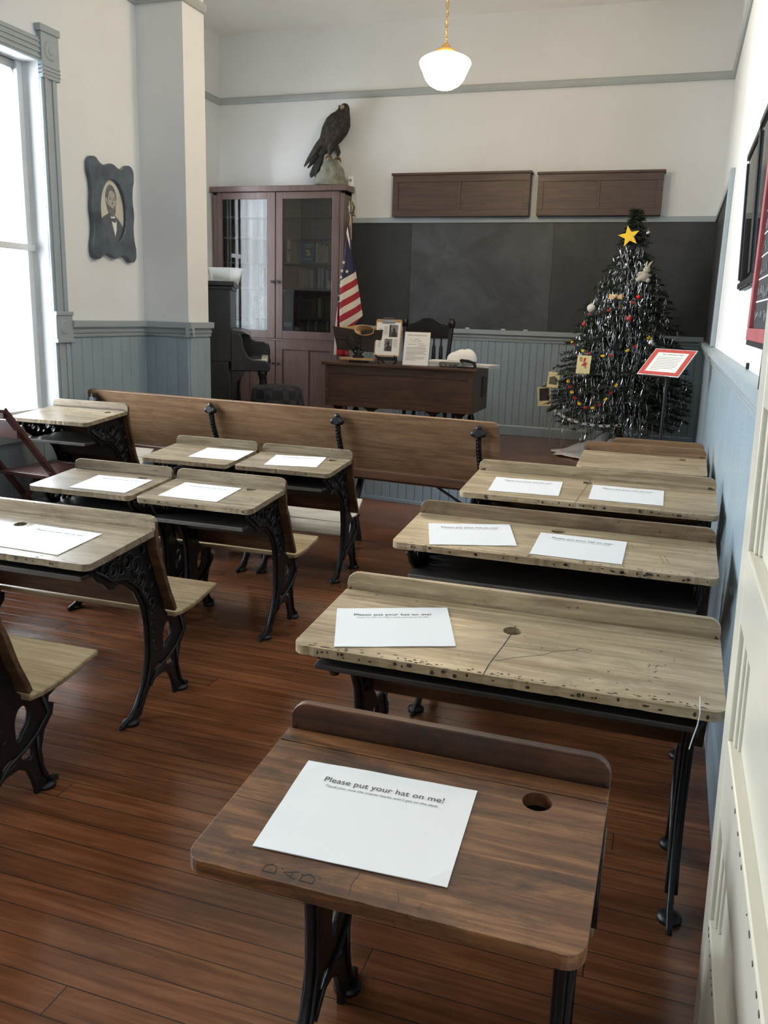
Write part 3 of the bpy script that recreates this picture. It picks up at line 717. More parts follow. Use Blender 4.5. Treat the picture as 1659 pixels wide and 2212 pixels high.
# ------------------------------------------------------------------ folding chair under the window
def folding():
    t = empty('folding_chair', (-3.50, 4.03, 0), math.radians(-4)); tag(t, 'reddish brown wooden folding chair with slatted seat beside the bright window', 'chair')
    w = .19
    for s in (-1, 1):
        bm = BM(); bar(bm, (s*w, .30, 0), (s*w, -.40, .86), .022, .045, (1, 0, 0)); finish('upright', bm, 'chair_red', t, bev=.003)
        bm = BM(); bar(bm, (s*(w-.03), -.20, 0), (s*(w-.03), .24, .43), .022, .04, (1, 0, 0)); finish('leg', bm, 'chair_red', t, bev=.003)
    bm = BM(); bar(bm, (-w, -.30, .735), (w, -.30, .735), .018, .10); finish('back_slat', bm, 'chair_red', t, bev=.003)
    bm = BM(); bar(bm, (-w, -.385, .835), (w, -.385, .835), .018, .06); finish('back_slat', bm, 'chair_red', t, bev=.003)
    bm = BM(); bar(bm, (-w, .20, .12), (w, .20, .12), .02, .02); finish('rung', bm, 'chair_red', t, bev=.003)
    bm = BM()
    box(bm, -w, w, .30, .34, .425, .447); box(bm, -w, w, -.10, -.06, .425, .447); box(bm, -w, -w+.03, -.06, .30, .425, .447); box(bm, w-.03, w, -.06, .30, .425, .447)
    finish('seat_frame', bm, 'chair_red', t, bev=.003)
    for k in range(8):
        bm = BM(); x = -.152+k*.0435; box(bm, x-.019, x+.019, -.062, .302, .430, .444); finish('seat_slat', bm, 'chair_red', t, bev=.002)
folding()

# ------------------------------------------------------------------ front of the room
def T(name, base, label, cat, group=None): return tag(empty(name, base), label, cat, group)
def part(name, bm, mat, t, **k):      # bm is given in room coordinates
    return finish(name, bm, mat, t, loc=tuple(-c for c in t.location), **k)
def sub(name, bm, mat, p, **k):       # sub-part of a part built with part()
    return finish(name, bm, mat, p, **k)

# blackboards
t = T('blackboard', (-1.45, YB, 1.296), 'long dark slate blackboard on the front wall', 'blackboard')
for x0, x1, sm in ((-3.245, -2.603, 'slate_dark'), (-2.600, -1.194, 'slate_chalky'), (-1.191, XR-.002, 'slate')):
    bm = BM(); box(bm, x0, x1, YB-.016, YB-.001, 1.288, 2.294); part('slate_panel', bm, sm, t)
t = T('blackboard', (XR, 7.4, 1.296), 'narrow slate blackboard on the right wall in the corner by the tree', 'blackboard')
bm = BM(); box(bm, XR-.016, XR-.001, 6.40, YB-.017, 1.258, 2.294); part('slate_panel', bm, 'slate', t)
for i, (x, lb) in enumerate(((-1.98, 'white chalk stub on the chalk ledge nearest the teacher chair'), (-1.62, 'white chalk stub on the ledge, middle one of three right of the chair'), (-1.40, 'white chalk stub on the ledge, farthest right from the chair'))):
    bm = BM(); tube(bm, [(x-.02, YB-.036, 1.2925), (x+.02, YB-.038, 1.2925)], .006, 8); tag(finish('chalk', bm, 'chalk', smooth=40), lb, 'chalk', 'chalk stubs on the ledge')

# map cases
def mapcase(x0, x1, z0, z1, label):
    t = T('map_case', ((x0+x1)/2, YB, z0), label, 'map case', 'wooden map cases'); yf = YB-.11; xm = (x0+x1)/2
    bm = BM(); box(bm, x0, x1, yf+.012, YB-.001, z0, z1-.02); part('case_body', bm, 'case_wood', t, bev=.003)
    bm = BM(); box(bm, x0-.012, x1+.014, yf-.012, YB-.001, z1-.022, z1); part('cap', bm, 'case_wood', t, bev=.004)
    bm = BM(); box(bm, x0, x1, yf, yf+.012, z0, z0+.06); box(bm, x0, x1, yf, yf+.012, z1-.085, z1-.022)
    for a, b_ in ((x0, x0+.055), (xm-.012, xm+.012), (x1-.055, x1)): box(bm, a, b_, yf+.0002, yf+.012, z0+.06, z1-.085)
    d = part('door', bm, 'case_wood', t, bev=.002)
    for a, b_ in ((x0+.055, xm-.012), (xm+.012, x1-.055)):
        bm = BM(); box(bm, a+.001, b_-.001, yf+.007, yf+.0125, z0+.061, z1-.086); part('panel', bm, 'case_wood', t)
mapcase(-2.785, -1.436, 2.346, 2.747, 'left dark wooden map case above the blackboard')
mapcase(-1.362, -.248, 2.346, 2.732, 'right dark wooden map case above the blackboard, over the tree')

# bookcase with glass doors
BX0, BX1, BY0, BY1 = -4.714, -3.2485, 8.28, 8.485
t = T('bookcase', ((BX0+BX1)/2, (BY0+BY1)/2, HP), 'tall brown bookcase with glass doors in the front left corner', 'bookcase')
bm = BM()
for x0, x1 in ((BX0, BX0+.03), (BX1-.03, BX1), (-4.012, -3.981)): box(bm, x0, x1, BY0+.02, BY1, HP, 2.583)
box(bm, BX0+.03, BX1-.03, BY1-.02, BY1, HP, 2.583); box(bm, BX0, BX1, BY0, BY1, HP, HP+.07); box(bm, BX0+.03, BX1-.03, BY0+.02, BY1-.02, 1.159, 1.195); box(bm, BX0, BX1, BY0+.02, BY1, 2.5475, 2.583)
box(bm, BX0, BX0+.045, BY0, BY0+.02, HP+.07, 2.558); box(bm, BX1-.045, BX1, BY0, BY0+.02, HP+.07, 2.558)
box(bm, BX0+.045, BX1-.045, BY0, BY0+.02, 1.0975, 1.118)
part('carcass', bm, 'bookcase_wood', t, bev=.002)
bm = BM(); box(bm, BX0-.02, BX1+.03, BY0-.035, BY1, 2.581, 2.6346); part('cornice', bm, 'bookcase_wood', t, bev=.005)
SH = [1.195, 1.3506, 1.6395, 1.8947, 2.1458, 2.3538]
for z in SH[1:]:
    for x0, x1 in ((BX0+.031, -4.013), (-3.980, BX1-.031)):
        bm = BM(); box(bm, x0, x1, BY0+.035, BY1-.021, z-.02, z); part('shelf', bm, 'bookcase_wood', t, bev=.002)
for nm, x0, x1, gx0, gx1, kx in (('left', BX0+.047, -4.001, -4.611, -4.094, -4.022), ('right', -3.992, BX1-.047, -3.917, -3.3735, -3.964)):
    bm = BM(); z0, z1, g0, g1 = 1.120, 2.576, 1.202, 2.5106
    box(bm, x0, gx0, BY0-.004, BY0+.019, z0, z1); box(bm, gx1, x1, BY0-.004, BY0+.019, z0, z1); box(bm, gx0, gx1, BY0-.004, BY0+.019, z0, g0); box(bm, gx0, gx1, BY0-.004, BY0+.019, g1, z1)
    d = part('glass_door', bm, 'bookcase_wood', t, bev=.003); d['label'] = nm+' glazed door'
    bm = BM(); box(bm, gx0+.0005, gx1-.0005, BY0+.008, BY0+.011, g0+.0005, g1-.0005); sub('glass', bm, 'case_glass', d)
    bm = BM(); lathe(bm, [(.001, 0), (.018, 0), (.018, .004), (.006, .006), (.006, .016), (.014, .022), (.012, .03), (.001, .032)], (kx, BY0-.036, 1.697), 12, ax='Y'); sub('knob', bm, 'black', d, smooth=40)
    # lower panelled door
    bm = BM(); z0, z1 = HP+.072, 1.0954; xm = (x0+x1)/2
    for a, b_ in ((x0, x0+.075), (xm-.03, xm+.03), (x1-.075, x1)): box(bm, a, b_, BY0-.004, BY0+.019, z0+.08, z1-.085)
    box(bm, x0, x1, BY0-.004, BY0+.019, z0, z0+.08); box(bm, x0, x1, BY0-.004, BY0+.019, z1-.085, z1)
    d = part('panel_door', bm, 'bookcase_wood', t, bev=.002); d['label'] = nm+' lower panelled door'
    for a, b_ in ((x0+.075, xm-.03), (xm+.03, x1-.075)):
        bm = BM(); box(bm, a+.001, b_-.001, BY0+.008, BY0+.015, z0+.081, z1-.086); sub('panel', bm, 'bookcase_wood', d)
    bm = BM(); lathe(bm, [(.001, 0), (.012, .002), (.010, .018), (.001, .02)], (kx, BY0-.024, .862), 12, ax='Y'); sub('knob', bm, 'black', d, smooth=40)
# books
BC = {'tan': S(172, 154, 126), 'brown': S(112, 88, 70), 'dark green': S(74, 84, 76), 'grey': S(150, 148, 140), 'cream': S(186, 174, 146), 'maroon': S(86, 50, 48), 'black': S(58, 58, 58), 'slate blue': S(78, 88, 100), 'olive': S(98, 94, 72)}
for k, c in BC.items(): plain('book_'+k.replace(' ', '_'), c, .6, var=.12, scale=30)
ORD = ['first', 'second', 'third', 'fourth', 'fifth', 'sixth', 'seventh', 'eighth', 'ninth', 'tenth', 'eleventh', 'twelfth', 'thirteenth', 'fourteenth', 'fifteenth', 'sixteenth', 'seventeenth', 'eighteenth', 'nineteenth', 'twentieth']
def book(x, w, h, d, z, col, lean, label, group, yf=BY0+.05):
    o = empty('book', (x+w/2, yf+d/2, z)); tag(o, label, 'book', group)
    bm = BM(); box(bm, -w/2, -w/2+.003, -d/2, d/2, 0, h); box(bm, w/2-.003, w/2, -d/2, d/2, 0, h); box(bm, -w/2, w/2, -d/2-.002, -d/2+.004, 0, h)
    for zz in (.18, .8): box(bm, -w/2-.0006, w/2+.0006, -d/2-.0035, -d/2+.004, h*zz, h*zz+.006)
    finish('cover', bm, 'book_'+col.replace(' ', '_'), o, bev=.0015)
    bm = BM(); box(bm, -w/2+.003, w/2-.003, -d/2+.004, d/2-.004, .003, h-.004); finish('pages', bm, 'book_page', o)
    if lean:
        o.rotation_euler = (0, lean, 0); o.location.z += abs(math.sin(lean))*w/2+.0005
def shelf_row(x0, x1, z, hmax, cols, door_, row, seed, lean_last=0, var=.82):
    r = random.Random(seed); x = x0; i = 0; r.random()
    while x < x1-.012 and i < 20:
        w = min(r.uniform(.018, .040), x1-x); h = hmax*r.uniform(var, 1); c = r.choice(cols)
        ln = lean_last if (lean_last and x > x1-.12) else 0
        if ln: w = min(w, .024)
        book(x, w, h, r.uniform(.085, .115), z, c, ln, '%s book, %s from left, %s, %s glass door' % (c, ORD[i], row, door_), 'books behind the %s glass door' % door_, BY0+.045+r.random()*.010)
        x += w+.002+(.009 if ln else 0); i += 1
lt = ['tan', 'cream', 'grey', 'tan', 'olive', 'cream']; dk = ['dark green', 'black', 'brown', 'grey', 'olive', 'slate blue', 'brown']; md = ['grey', 'tan', 'brown', 'cream', 'grey', 'maroon', 'slate blue']
shelf_row(-3.571, -3.325, 1.8957, .195, lt, 'right', 'third shelf from the top', 11, .07)
shelf_row(-3.75, -3.341, 1.6405, .205, md, 'right', 'fourth shelf from the top', 12)
shelf_row(-3.756, -3.325, 1.3516, .215, dk, 'right', 'fifth shelf from the top', 13)
shelf_row(-3.832, -3.325, 1.196, .125, dk, 'right', 'bottom shelf', 14, 0, .7)
shelf_row(-4.20, -4.058, 1.6405, .20, md, 'left', 'fourth shelf from the top', 15)
shelf_row(-4.304, -4.058, 1.3516, .21, ['cream', 'grey', 'tan', 'slate blue'], 'left', 'fifth shelf from the top', 16)
shelf_row(-4.283, -4.058, 1.196, .125, dk, 'left', 'bottom shelf', 17)
o = empty('atlas', (-3.689, 8.36, 1.8957)); tag(o, 'large blue book facing forward with a gold emblem behind the right glass door', 'book')
bm = BM(); box(bm, -.085, .085, -.003, .003, 0, .205); box(bm, -.085, .085, .015, .021, 0, .205); box(bm, -.088, -.084, -.003, .021, 0, .205); finish('cover', bm, 'blue_cover', o, bev=.002)
bm = BM(); box(bm, -.082, .082, .0032, .0148, .004, .201); finish('pages', bm, 'book_page', o)
bm = BM(); prism(bm, [(.0, .07), (.045, .07), (.04, .10), (.025, .125), (.0, .13), (-.02, .12), (.008, .108), (.012, .09), (-.01, .082)], XZ, -.0036, -.003); 
for z, a, b_ in ((.175, -.03, .07), (.155, -.02, .06), (.035, -.03, .07)): box(bm, a, b_, -.0036, -.003, z, z+.005)
finish('gold_emblem', bm, 'cream_card', o)
o.rotation_euler = (math.radians(-7), 0, 0)
o = empty('book', (-3.853, 8.375, 1.8957)); tag(o, 'tall white book standing left of the blue book with the gold emblem', 'book')
bm = BM(); box(bm, -.019, -.016, -.08, .08, 0, .222); box(bm, .016, .019, -.08, .08, 0, .222); box(bm, -.019, .019, -.083, -.078, 0, .222); finish('cover', bm, 'book_cream', o, bev=.001)
bm = BM(); box(bm, -.0155, .0155, -.0775, .075, .003, .218); finish('pages', bm, 'book_page', o)
bm = BM(); box(bm, -.006, .010, -.0838, -.083, .10, .125); box(bm, -.006, .010, -.0838, -.083, .075, .085); finish('spine_print', bm, 'photo_dark', o)

# stuffed eagle on a rock
RK = (-3.426, 8.365, 2.6346)
bm = BM(); bmesh.ops.create_icosphere(bm, subdivisions=4, radius=1); rr = random.Random(4)
from mathutils import noise as mn
for v in bm.verts:
    p = v.co.copy(); h = (p.z+1)/2; rr_ = math.hypot(p.x, p.y); f = 1+.20*mn.noise(p*2.1)+.07*mn.noise(p*6)
    w = (.135*(1-h)**.75+.050)*(1 if p.z < .55 else math.sqrt(max(0, 1-((p.z-.55)/.45)**2)))
    if p.z < -.9: w *= max(0, 1-(-.9-p.z)/.1)
    v.co = Vector((p.x/max(rr_, 1e-4)*w*f, p.y/max(rr_, 1e-4)*w*f*.75, max(0, (h-.05)/.95)*.262))
bmesh.ops.translate(bm, verts=bm.verts, vec=RK)
t = T('rock_perch', RK, 'grey lumpy rock perch on the bookcase under the stuffed eagle', 'rock'); part('rock_body', bm, 'rock', t, smooth=60)
def loft(bm, secs, seg=18, mi=0):
    """secs: (centre, half width in xz across the axis, half depth in y)"""
    R = []
    for i, (c, a, b_) in enumerate(secs):
        p0, p1 = Vector(secs[max(i-1, 0)][0]), Vector(secs[min(i+1, len(secs)-1)][0]); d = (p1-p0).normalized(); u = Vector((0, 1, 0)).cross(d).normalized()
        R.append([bm.verts.new(Vector(c)+u*a*math.cos(2*PI*k/seg)+Vector((0, 1, 0))*b_*math.sin(2*PI*k/seg)) for k in range(seg)])
    for i in range(len(R)-1):
        for k in range(seg): bm.faces.new([R[i][k], R[i][(k+1) % seg], R[i+1][(k+1) % seg], R[i+1][k]]).material_index = mi
    bm.faces.new(R[0]); bm.faces.new(R[-1][::-1])
EY = 8.27
t = T('stuffed_eagle', (-3.36, EY, 2.86), 'dark brown stuffed eagle perched on a grey rock atop the bookcase', 'bird')
bm = BM(); loft(bm, [((-3.515, EY, 2.905), .022, .03), ((-3.485, EY, 2.945), .05, .055), ((-3.435, EY, 3.015), .088, .085), ((-3.385, EY, 3.095), .118, .105), ((-3.335, EY, 3.165), .128, .11), ((-3.295, EY, 3.220), .112, .098), ((-3.272, EY-.005, 3.265), .080, .078), ((-3.260, EY-.012, 3.300), .060, .062), ((-3.256, EY-.018, 3.325), .054, .060), ((-3.258, EY-.018, 3.345), .045, .050), ((-3.262, EY-.016, 3.358), .025, .03), ((-3.264, EY-.016, 3.363), .004, .004)])
body = part('body', bm, 'feather', t, smooth=60)
for s in (-1, 1):
    bm = BM(); y = EY+s*.088
    for j, (p0, p1, w0) in enumerate((((-3.31, 3.20), (-3.665, 2.790), .030), ((-3.30, 3.19), (-3.64, 2.83), .032), ((-3.29, 3.175), (-3.60, 2.87), .034), ((-3.28, 3.16), (-3.56, 2.90), .036), ((-3.275, 3.14), (-3.51, 2.93), .036), ((-3.275, 3.12), (-3.455, 2.955), .034), ((-3.345, 3.225), (-3.50, 3.03), .034), ((-3.33, 3.215), (-3.44, 3.04), .034))):
        a, b_ = Vector((p0[0], y+s*.012*(1 if j > 5 else 0), p0[1])), Vector((p1[0], y-s*(.045+.008*j), p1[1]))
        secs = [(a.lerp(b_, f)+Vector((0, s*.022*math.sin(PI*min(1, f*1.1)), 0)), w0*wf, .007) for f, wf in ((0, .35), (.2, .9), (.55, 1), (.85, .75), (.97, .35), (1, .05))]
        loft(bm, secs, 10)
    part('wing', bm, 'feather', t, smooth=50)
bm = BM()
for j, (x1, z1, yy) in enumerate(((-3.615, 2.700, 0), (-3.598, 2.690, -.02), (-3.570, 2.696, .02), (-3.552, 2.698, -.03), (-3.54, 2.72, .03))):
    a, b_ = Vector((-3.475, EY+yy*.3, 2.975)), Vector((x1, EY+yy, z1))
    loft(bm, [(a.lerp(b_, f), .024*wf, .006) for f, wf in ((0, .7), (.3, .9), (.7, 1), (.93, .85), (1, .2))], 8)
part('tail', bm, 'feather_dark', t, smooth=50)
for s, fx, fz in ((-1, -3.395, 2.862), (1, -3.335, 2.855)):
    bm = BM(); y = EY+s*.038
    loft(bm, [((-3.385, y, 3.06), .05, .04), ((-3.375, y, 2.99), .046, .038), ((fx+.006, y, 2.925), .026, .022), ((fx, y, 2.895), .015, .014)], 12); lg = part('leg', bm, 'feather', t, smooth=50)
    bm = BM(); tube(bm, [(fx, y, 2.90), (fx, y-.004, fz+.012)], .011, 8)
    for a in (-.7, 0, .7, PI):
        dx, dy = math.sin(a)*.045+.012, -math.cos(a)*.045
        tube(bm, [(fx, y, fz+.012), (fx+dx*.6, y+dy*.6, fz+.018), (fx+dx, y+dy, fz+.004), (fx+dx*1.15, y+dy*1.15, fz-.016)], [.010, .010, .008, .002], 7)
    sub('talons', bm, 'talon', lg, smooth=50)
bm = BM(); tube(bm, [(-3.252, EY-.065, 3.322), (-3.250, EY-.098, 3.320), (-3.249, EY-.112, 3.308), (-3.249, EY-.114, 3.290)], [.022, .017, .010, .002], 10); part('beak', bm, 'beak', t, smooth=60)
for sx in (-1, 1):
    bm = BM(); ball(bm, (-3.255+sx*.036, EY-.060, 3.336), .008, u=10, v=7); part('eye', bm, 'black_gloss', t, smooth=60)
t.location = (-3.401, EY+.10, 2.887)

# motion sensor at the bookcase top corner
t = T('motion_sensor', (-3.33, YB, 2.67), 'small white box sensor with round eye by the top right of the bookcase', 'sensor')
bm = BM(); box(bm, -3.262, -3.212, 8.41, 8.455, 2.6346, 2.735)
t.location = (-3.237, 8.43, 2.6346); b_ = part('housing', bm, 'white_sash', t, bev=.006)
bm = BM(); lathe(bm, [(.001, 0), (.013, 0), (.012, -.004), (.001, -.006)], (-3.237, 8.41, 2.693), 16, ax='Y'); part('lens', bm, 'ink_light', t, smooth=40)
bm = BM(); tube(bm, [(-3.215, 8.45, 2.66), (-3.195, 8.47, 2.635), (-3.19, 8.485, 2.50), (-3.19, 8.49, 2.36)], .003, 6); part('cable', bm, 'white_sash', t)

# pendant lamp
LX, LY = -1.648, 6.0
t = T('pendant_lamp', (LX, LY, ZC), 'glowing white schoolhouse pendant lamp hanging on a chain', 'lamp')
bm = BM(); lathe(bm, [(.001, 2.893), (.06, 2.897), (.10, 2.918), (.128, 2.950), (.148, 2.995), (.168, 3.035), (.173, 3.052), (.166, 3.068), (.14, 3.086), (.10, 3.102), (.066, 3.112), (.058, 3.122), (.001, 3.122)], (LX, LY, 0), 40); part('shade', bm, 'opal_glass', t, smooth=60)
bm = BM(); lathe(bm, [(.001, 3.172), (.016, 3.172), (.024, 3.163), (.034, 3.148), (.05, 3.138), (.066, 3.130), (.070, 3.116), (.066, 3.106), (.059, 3.1225), (.001, 3.1225)], (LX, LY, 0), 28); part('fitter', bm, 'brass', t, smooth=50)
bm = BM(); z = 3.178; k = 0
while z < ZC-.05:
    pts = []
    for a in range(12):
        u, w = math.cos(2*PI*a/12)*.009, math.sin(2*PI*a/12)*.019
        pts.append((LX+(u if k % 2 else 0), LY+(0 if k % 2 else u), z+.012+w))
    tube(bm, pts, .0028, 6, closed=True); z += .031; k += 1
tube(bm, [(LX+.008*math.cos(i*.9), LY+.008*math.sin(i*.9), 3.17+i*.012) for i in range(78)], .002, 5)
part('chain', bm, 'brass', t, smooth=50)
bm = BM(); lathe(bm, [(.001, ZC), (.06, ZC), (.06, ZC-.012), (.03, ZC-.03), (.012, ZC-.055), (.001, ZC-.055)], (LX, LY, 0), 24); part('ceiling_canopy', bm, 'brass', t, smooth=50)

# portrait on the left wall
t = T('framed_portrait', (XL, 5.305, 2.045), 'dark wavy framed oval portrait of a bearded man in a suit, left wall', 'picture')
W2, H2 = .245, .325
def wavy():
    pts = []
    P = [(-.245,.25),(-.232,.31),(-.185,.325),(-.135,.295),(-.085,.285),(0,.308),(.085,.285),(.135,.295),(.185,.325),(.232,.31),(.245,.25),(.226,.17),(.222,.09),(.233,0),(.222,-.09),(.226,-.17),(.245,-.25),(.232,-.31),(.185,-.325),(.135,-.295),(.085,-.285),(0,-.308),(-.085,-.285),(-.135,-.295),(-.185,-.325),(-.232,-.31),(-.245,-.25),(-.226,-.17),(-.222,-.09),(-.233,0),(-.222,.09),(-.226,.17)]
    return P
oval = [(.148*math.cos(2*PI*k/40), .215*math.sin(2*PI*k/40)) for k in range(40)]
FM = curve_mesh([(wavy(), True), (oval, False)], .012, .006); FM.materials.append(M['hazed_frame'])
# wall faces +x; picture x axis = +y of the room seen from inside
ROT = Matrix(((0, 0, 1, 0), (1, 0, 0, 0), (0, 1, 0, 0), (0, 0, 0, 1)))
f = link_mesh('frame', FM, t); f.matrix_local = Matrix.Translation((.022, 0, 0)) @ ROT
bm = BM()
def flat(pts, z, mi):
    f_ = bm.faces.new([bm.verts.new((x, y, z)) for x, y in pts]); f_.material_index = mi
def ell(cx, cy, a, b_, n_=28): return [(cx+a*math.cos(2*PI*k/n_), cy+b_*math.sin(2*PI*k/n_)) for k in range(n_)]
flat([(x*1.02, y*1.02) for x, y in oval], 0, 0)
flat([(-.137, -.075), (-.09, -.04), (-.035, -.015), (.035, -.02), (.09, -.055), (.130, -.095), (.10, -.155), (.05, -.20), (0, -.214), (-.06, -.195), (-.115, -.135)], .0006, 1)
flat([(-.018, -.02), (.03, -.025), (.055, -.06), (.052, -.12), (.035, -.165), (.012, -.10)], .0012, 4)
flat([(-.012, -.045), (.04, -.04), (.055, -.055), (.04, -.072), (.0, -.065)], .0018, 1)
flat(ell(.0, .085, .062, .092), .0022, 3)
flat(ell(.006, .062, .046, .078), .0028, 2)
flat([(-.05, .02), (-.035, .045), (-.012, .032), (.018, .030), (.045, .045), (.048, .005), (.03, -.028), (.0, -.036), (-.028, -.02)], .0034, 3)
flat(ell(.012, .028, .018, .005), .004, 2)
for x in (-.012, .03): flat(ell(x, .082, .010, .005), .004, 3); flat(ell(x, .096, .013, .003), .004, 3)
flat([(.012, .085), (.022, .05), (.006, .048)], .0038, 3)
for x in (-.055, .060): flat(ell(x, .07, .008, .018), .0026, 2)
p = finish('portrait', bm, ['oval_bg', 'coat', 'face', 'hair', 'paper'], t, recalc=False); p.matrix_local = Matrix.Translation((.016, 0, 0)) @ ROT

# ------------------------------------------------------------------ teacher's desk and what stands on it
TX0, TX1, TY0, TY1, TZ = -2.895, -1.565, 7.0, 7.60, .985
t = T('teacher_desk', ((TX0+TX1)/2, 7.3, HP), 'large dark brown teacher desk with a panelled front, on the platform', 'desk')
bm = BM(); box(bm, TX0-.03, TX1+.03, TY0-.03, TY1+.03, TZ-.025, TZ); part('top', bm, 'teacher_wood', t, bev=.005)
bm = BM(); box(bm, TX0, TX1, TY0+.012, TY1, .605, TZ-.025); part('carcass', bm, 'teacher_wood', t, bev=.003)
bm = BM(); box(bm, TX0, TX0+.03, TY0, TY0+.012, .605, TZ-.025); box(bm, TX1-.045, TX1, TY0, TY0+.012, .605, TZ-.025); box(bm, TX0+.03, TX1-.045, TY0, TY0+.012, .605, .675); box(bm, TX0+.03, TX1-.045, TY0, TY0+.012, TZ-.095, TZ-.025); part('front_frame', bm, 'teacher_wood', t, bev=.002)
bm = BM(); box(bm, TX0+.031, TX1-.046, TY0+.006, TY0+.0125, .676, TZ-.096); part('front_panel', bm, 'teacher_wood', t)
bm = BM(); box(bm, TX1, TX1+.006, TY0+.36, TY0+.52, .72, .90); part('side_panel', bm, 'desk_dark', t, bev=.002)
for x in (TX0+.10, TX1-.12):
    for y in (TY0+.08, TY1-.08):
        bm = BM(); lathe(bm, [(.045, .605), (.05, .59), (.03, .57), (.02, .55), (.030, .52), (.040, .46), (.034, .40), (.022, .33), (.026, .30), (.018, .275), (.022, HP), (.001, HP)], (x, y, 0), 18); part('leg', bm, 'desk_dark', t, smooth=50)
for x in (-2.50, -1.93):
    bm = BM(); prism(bm, [(x-.09, .605), (x+.09, .605), (x+.06, .585), (x+.03, .57), (x+.02, .545), (x-.02, .545), (x-.03, .57), (x-.06, .585)], XZ, TY0+.1, TY0+.14); part('bracket', bm, 'desk_dark', t, bev=.003)
# book rest with an open box-like reading book and paper cones
t = T('book_rest', (-2.62, 7.12, TZ), 'dark cast iron book rest with wooden wings on the left of the teacher desk', 'book rest')
bm = BM(); box(bm, -2.775, -2.46, 7.03, 7.20, TZ+.022, TZ+.040); part('base_board', bm, 'board', t, bev=.002)
bm = BM(); box(bm, -2.70, -2.55, 7.06, 7.17, TZ, TZ+.022)
for s in (-1, 1): bar(bm, (-2.63, 7.10, TZ+.04), (-2.63+s*.12, 7.12, TZ+.19), .022, .014); bar(bm, (-2.63+s*.10, 7.07, TZ+.10), (-2.63-s*.03, 7.10, TZ+.15), .012, .012)
lathe(bm, [(.001, TZ+.04), (.05, TZ+.04), (.05, TZ+.055), (.022, TZ+.07), (.018, TZ+.12), (.032, TZ+.13), (.032, TZ+.15), (.001, TZ+.15)], (-2.63, 7.11, 0), 16)
tube(bm, [(-2.82, 7.05, TZ+.21), (-2.74, 7.04, TZ+.20), (-2.69, 7.05, TZ+.225), (-2.65, 7.05, TZ+.19), (-2.58, 7.05, TZ+.18)], .006, 6)
part('iron_stand', bm, 'black_gloss', t, bev=.002)
for s, pts in ((-1, [(-2.885, TZ+.305), (-2.63, TZ+.275), (-2.60, TZ+.10), (-2.835, TZ+.105)]), (1, [(-2.60, TZ+.275), (-2.40, TZ+.29), (-2.42, TZ+.09), (-2.595, TZ+.10)])):
    bm = BM(); prism(bm, pts, XZ, 7.10-.02*s, 7.125-.02*s); part('wing', bm, 'desk_dark', t, bev=.004)
t = T('paper_cone', (-2.60, 7.16, TZ+.24), 'crumpled brown paper rolled into a cone, in the book rest', 'paper')
bm = BM(); R = []; rr = random.Random(5)
for i in range(6):
    f = i/5; c = Vector((-2.545-.02*f, 7.12-.06*f, TZ+.25+.03*f)); rad = .045+.028*f
    R.append([bm.verts.new(c+Vector((rad*1.25*math.cos(a*PI/9)*(1+.08*rr.uniform(-1, 1)), rad*.7*math.sin(a*PI/9)*.5-.02*math.sin(a*PI/9), rad*.62*math.sin(a*PI/9)*(1+.1*rr.uniform(-1, 1))))) for a in range(18)])
for i in range(5):
    for k in range(18): bm.faces.new([R[i][k], R[i][(k+1) % 18], R[i+1][(k+1) % 18], R[i+1][k]])
cone = part('roll', bm, 'brown_paper', t, smooth=40); d = cone.modifiers.new('thick', 'SOLIDIFY'); d.thickness = .003
bm = BM(); prism(bm, [(-2.83, TZ+.298), (-2.74, TZ+.305), (-2.62, TZ+.325), (-2.56, TZ+.315), (-2.50, TZ+.30), (-2.46, TZ+.32), (-2.40, TZ+.315), (-2.40, TZ+.27), (-2.58, TZ+.25), (-2.68, TZ+.275)], XZ, 7.15, 7.18); part('loose_sheet', bm, 'brown_paper', t, bev=.004)
# clipboard on a small easel
t = T('display_easel', (-2.352, 7.12, TZ), 'small black wire easel holding the clipboard on the teacher desk', 'easel')
bm = BM()
for s in (-1, 1):
    x = -2.352+s*.085
    tube(bm, [(x, 7.02, TZ+.078), (x, 7.03, TZ+.058), (x, 7.07, TZ+.055), (x, 7.09, TZ+.03), (x-s*.02, 7.05, TZ+.006)], .006, 7); tube(bm, [(x, 7.08, TZ+.055), (x, 7.13, TZ+.16)], .006, 7)
    tube(bm, [(x-s*.01, 7.08, TZ+.05), (x-s*.03, 7.16, TZ+.005)], .006, 7)
bar(bm, (-2.44, 7.075, TZ+.045), (-2.265, 7.075, TZ+.045), .012, .03)
part('stand', bm, 'black', t, smooth=40)
t = T('clipboard', (-2.352, 7.06, TZ+.064), 'brown clipboard with a printed sheet of two dark photographs on the teacher desk', 'clipboard')
t.rotation_euler = (math.radians(-9), 0, 0)
bm = BM(); prism(bm, [(-.118, 0), (.118, 0), (.118, .30), (.108, .318), (-.108, .318), (-.118, .30)], XZ, 0, .004); finish('board', bm, 'board', t, bev=.001)
bm = BM(); box(bm, -.108, .108, -.0015, -.0002, .012, .292); pg = finish('printed_page', bm, 'paper', t)
bm = BM(); box(bm, .008, .086, -.0024, -.0016, .168, .272); box(bm, -.028, .042, -.0024, -.0016, .045, .152); finish('photograph', bm, 'photo_grey', pg)
bm = BM()
prism(bm, [(.025, .17), (.03, .20), (.045, .215), (.04, .235), (.052, .25), (.062, .235), (.068, .21), (.08, .19), (.08, .17)], XZ, -.003, -.0025)
prism(bm, [(-.015, .05), (-.015, .08), (.0, .09), (-.01, .115), (.006, .135), (.02, .115), (.014, .095), (.036, .09), (.036, .05)], XZ, -.003, -.0025)
box(bm, .010, .022, -.003, -.0025, .17, .27)
finish('dark_shapes', bm, 'photo_dark', pg)
bm = BM()
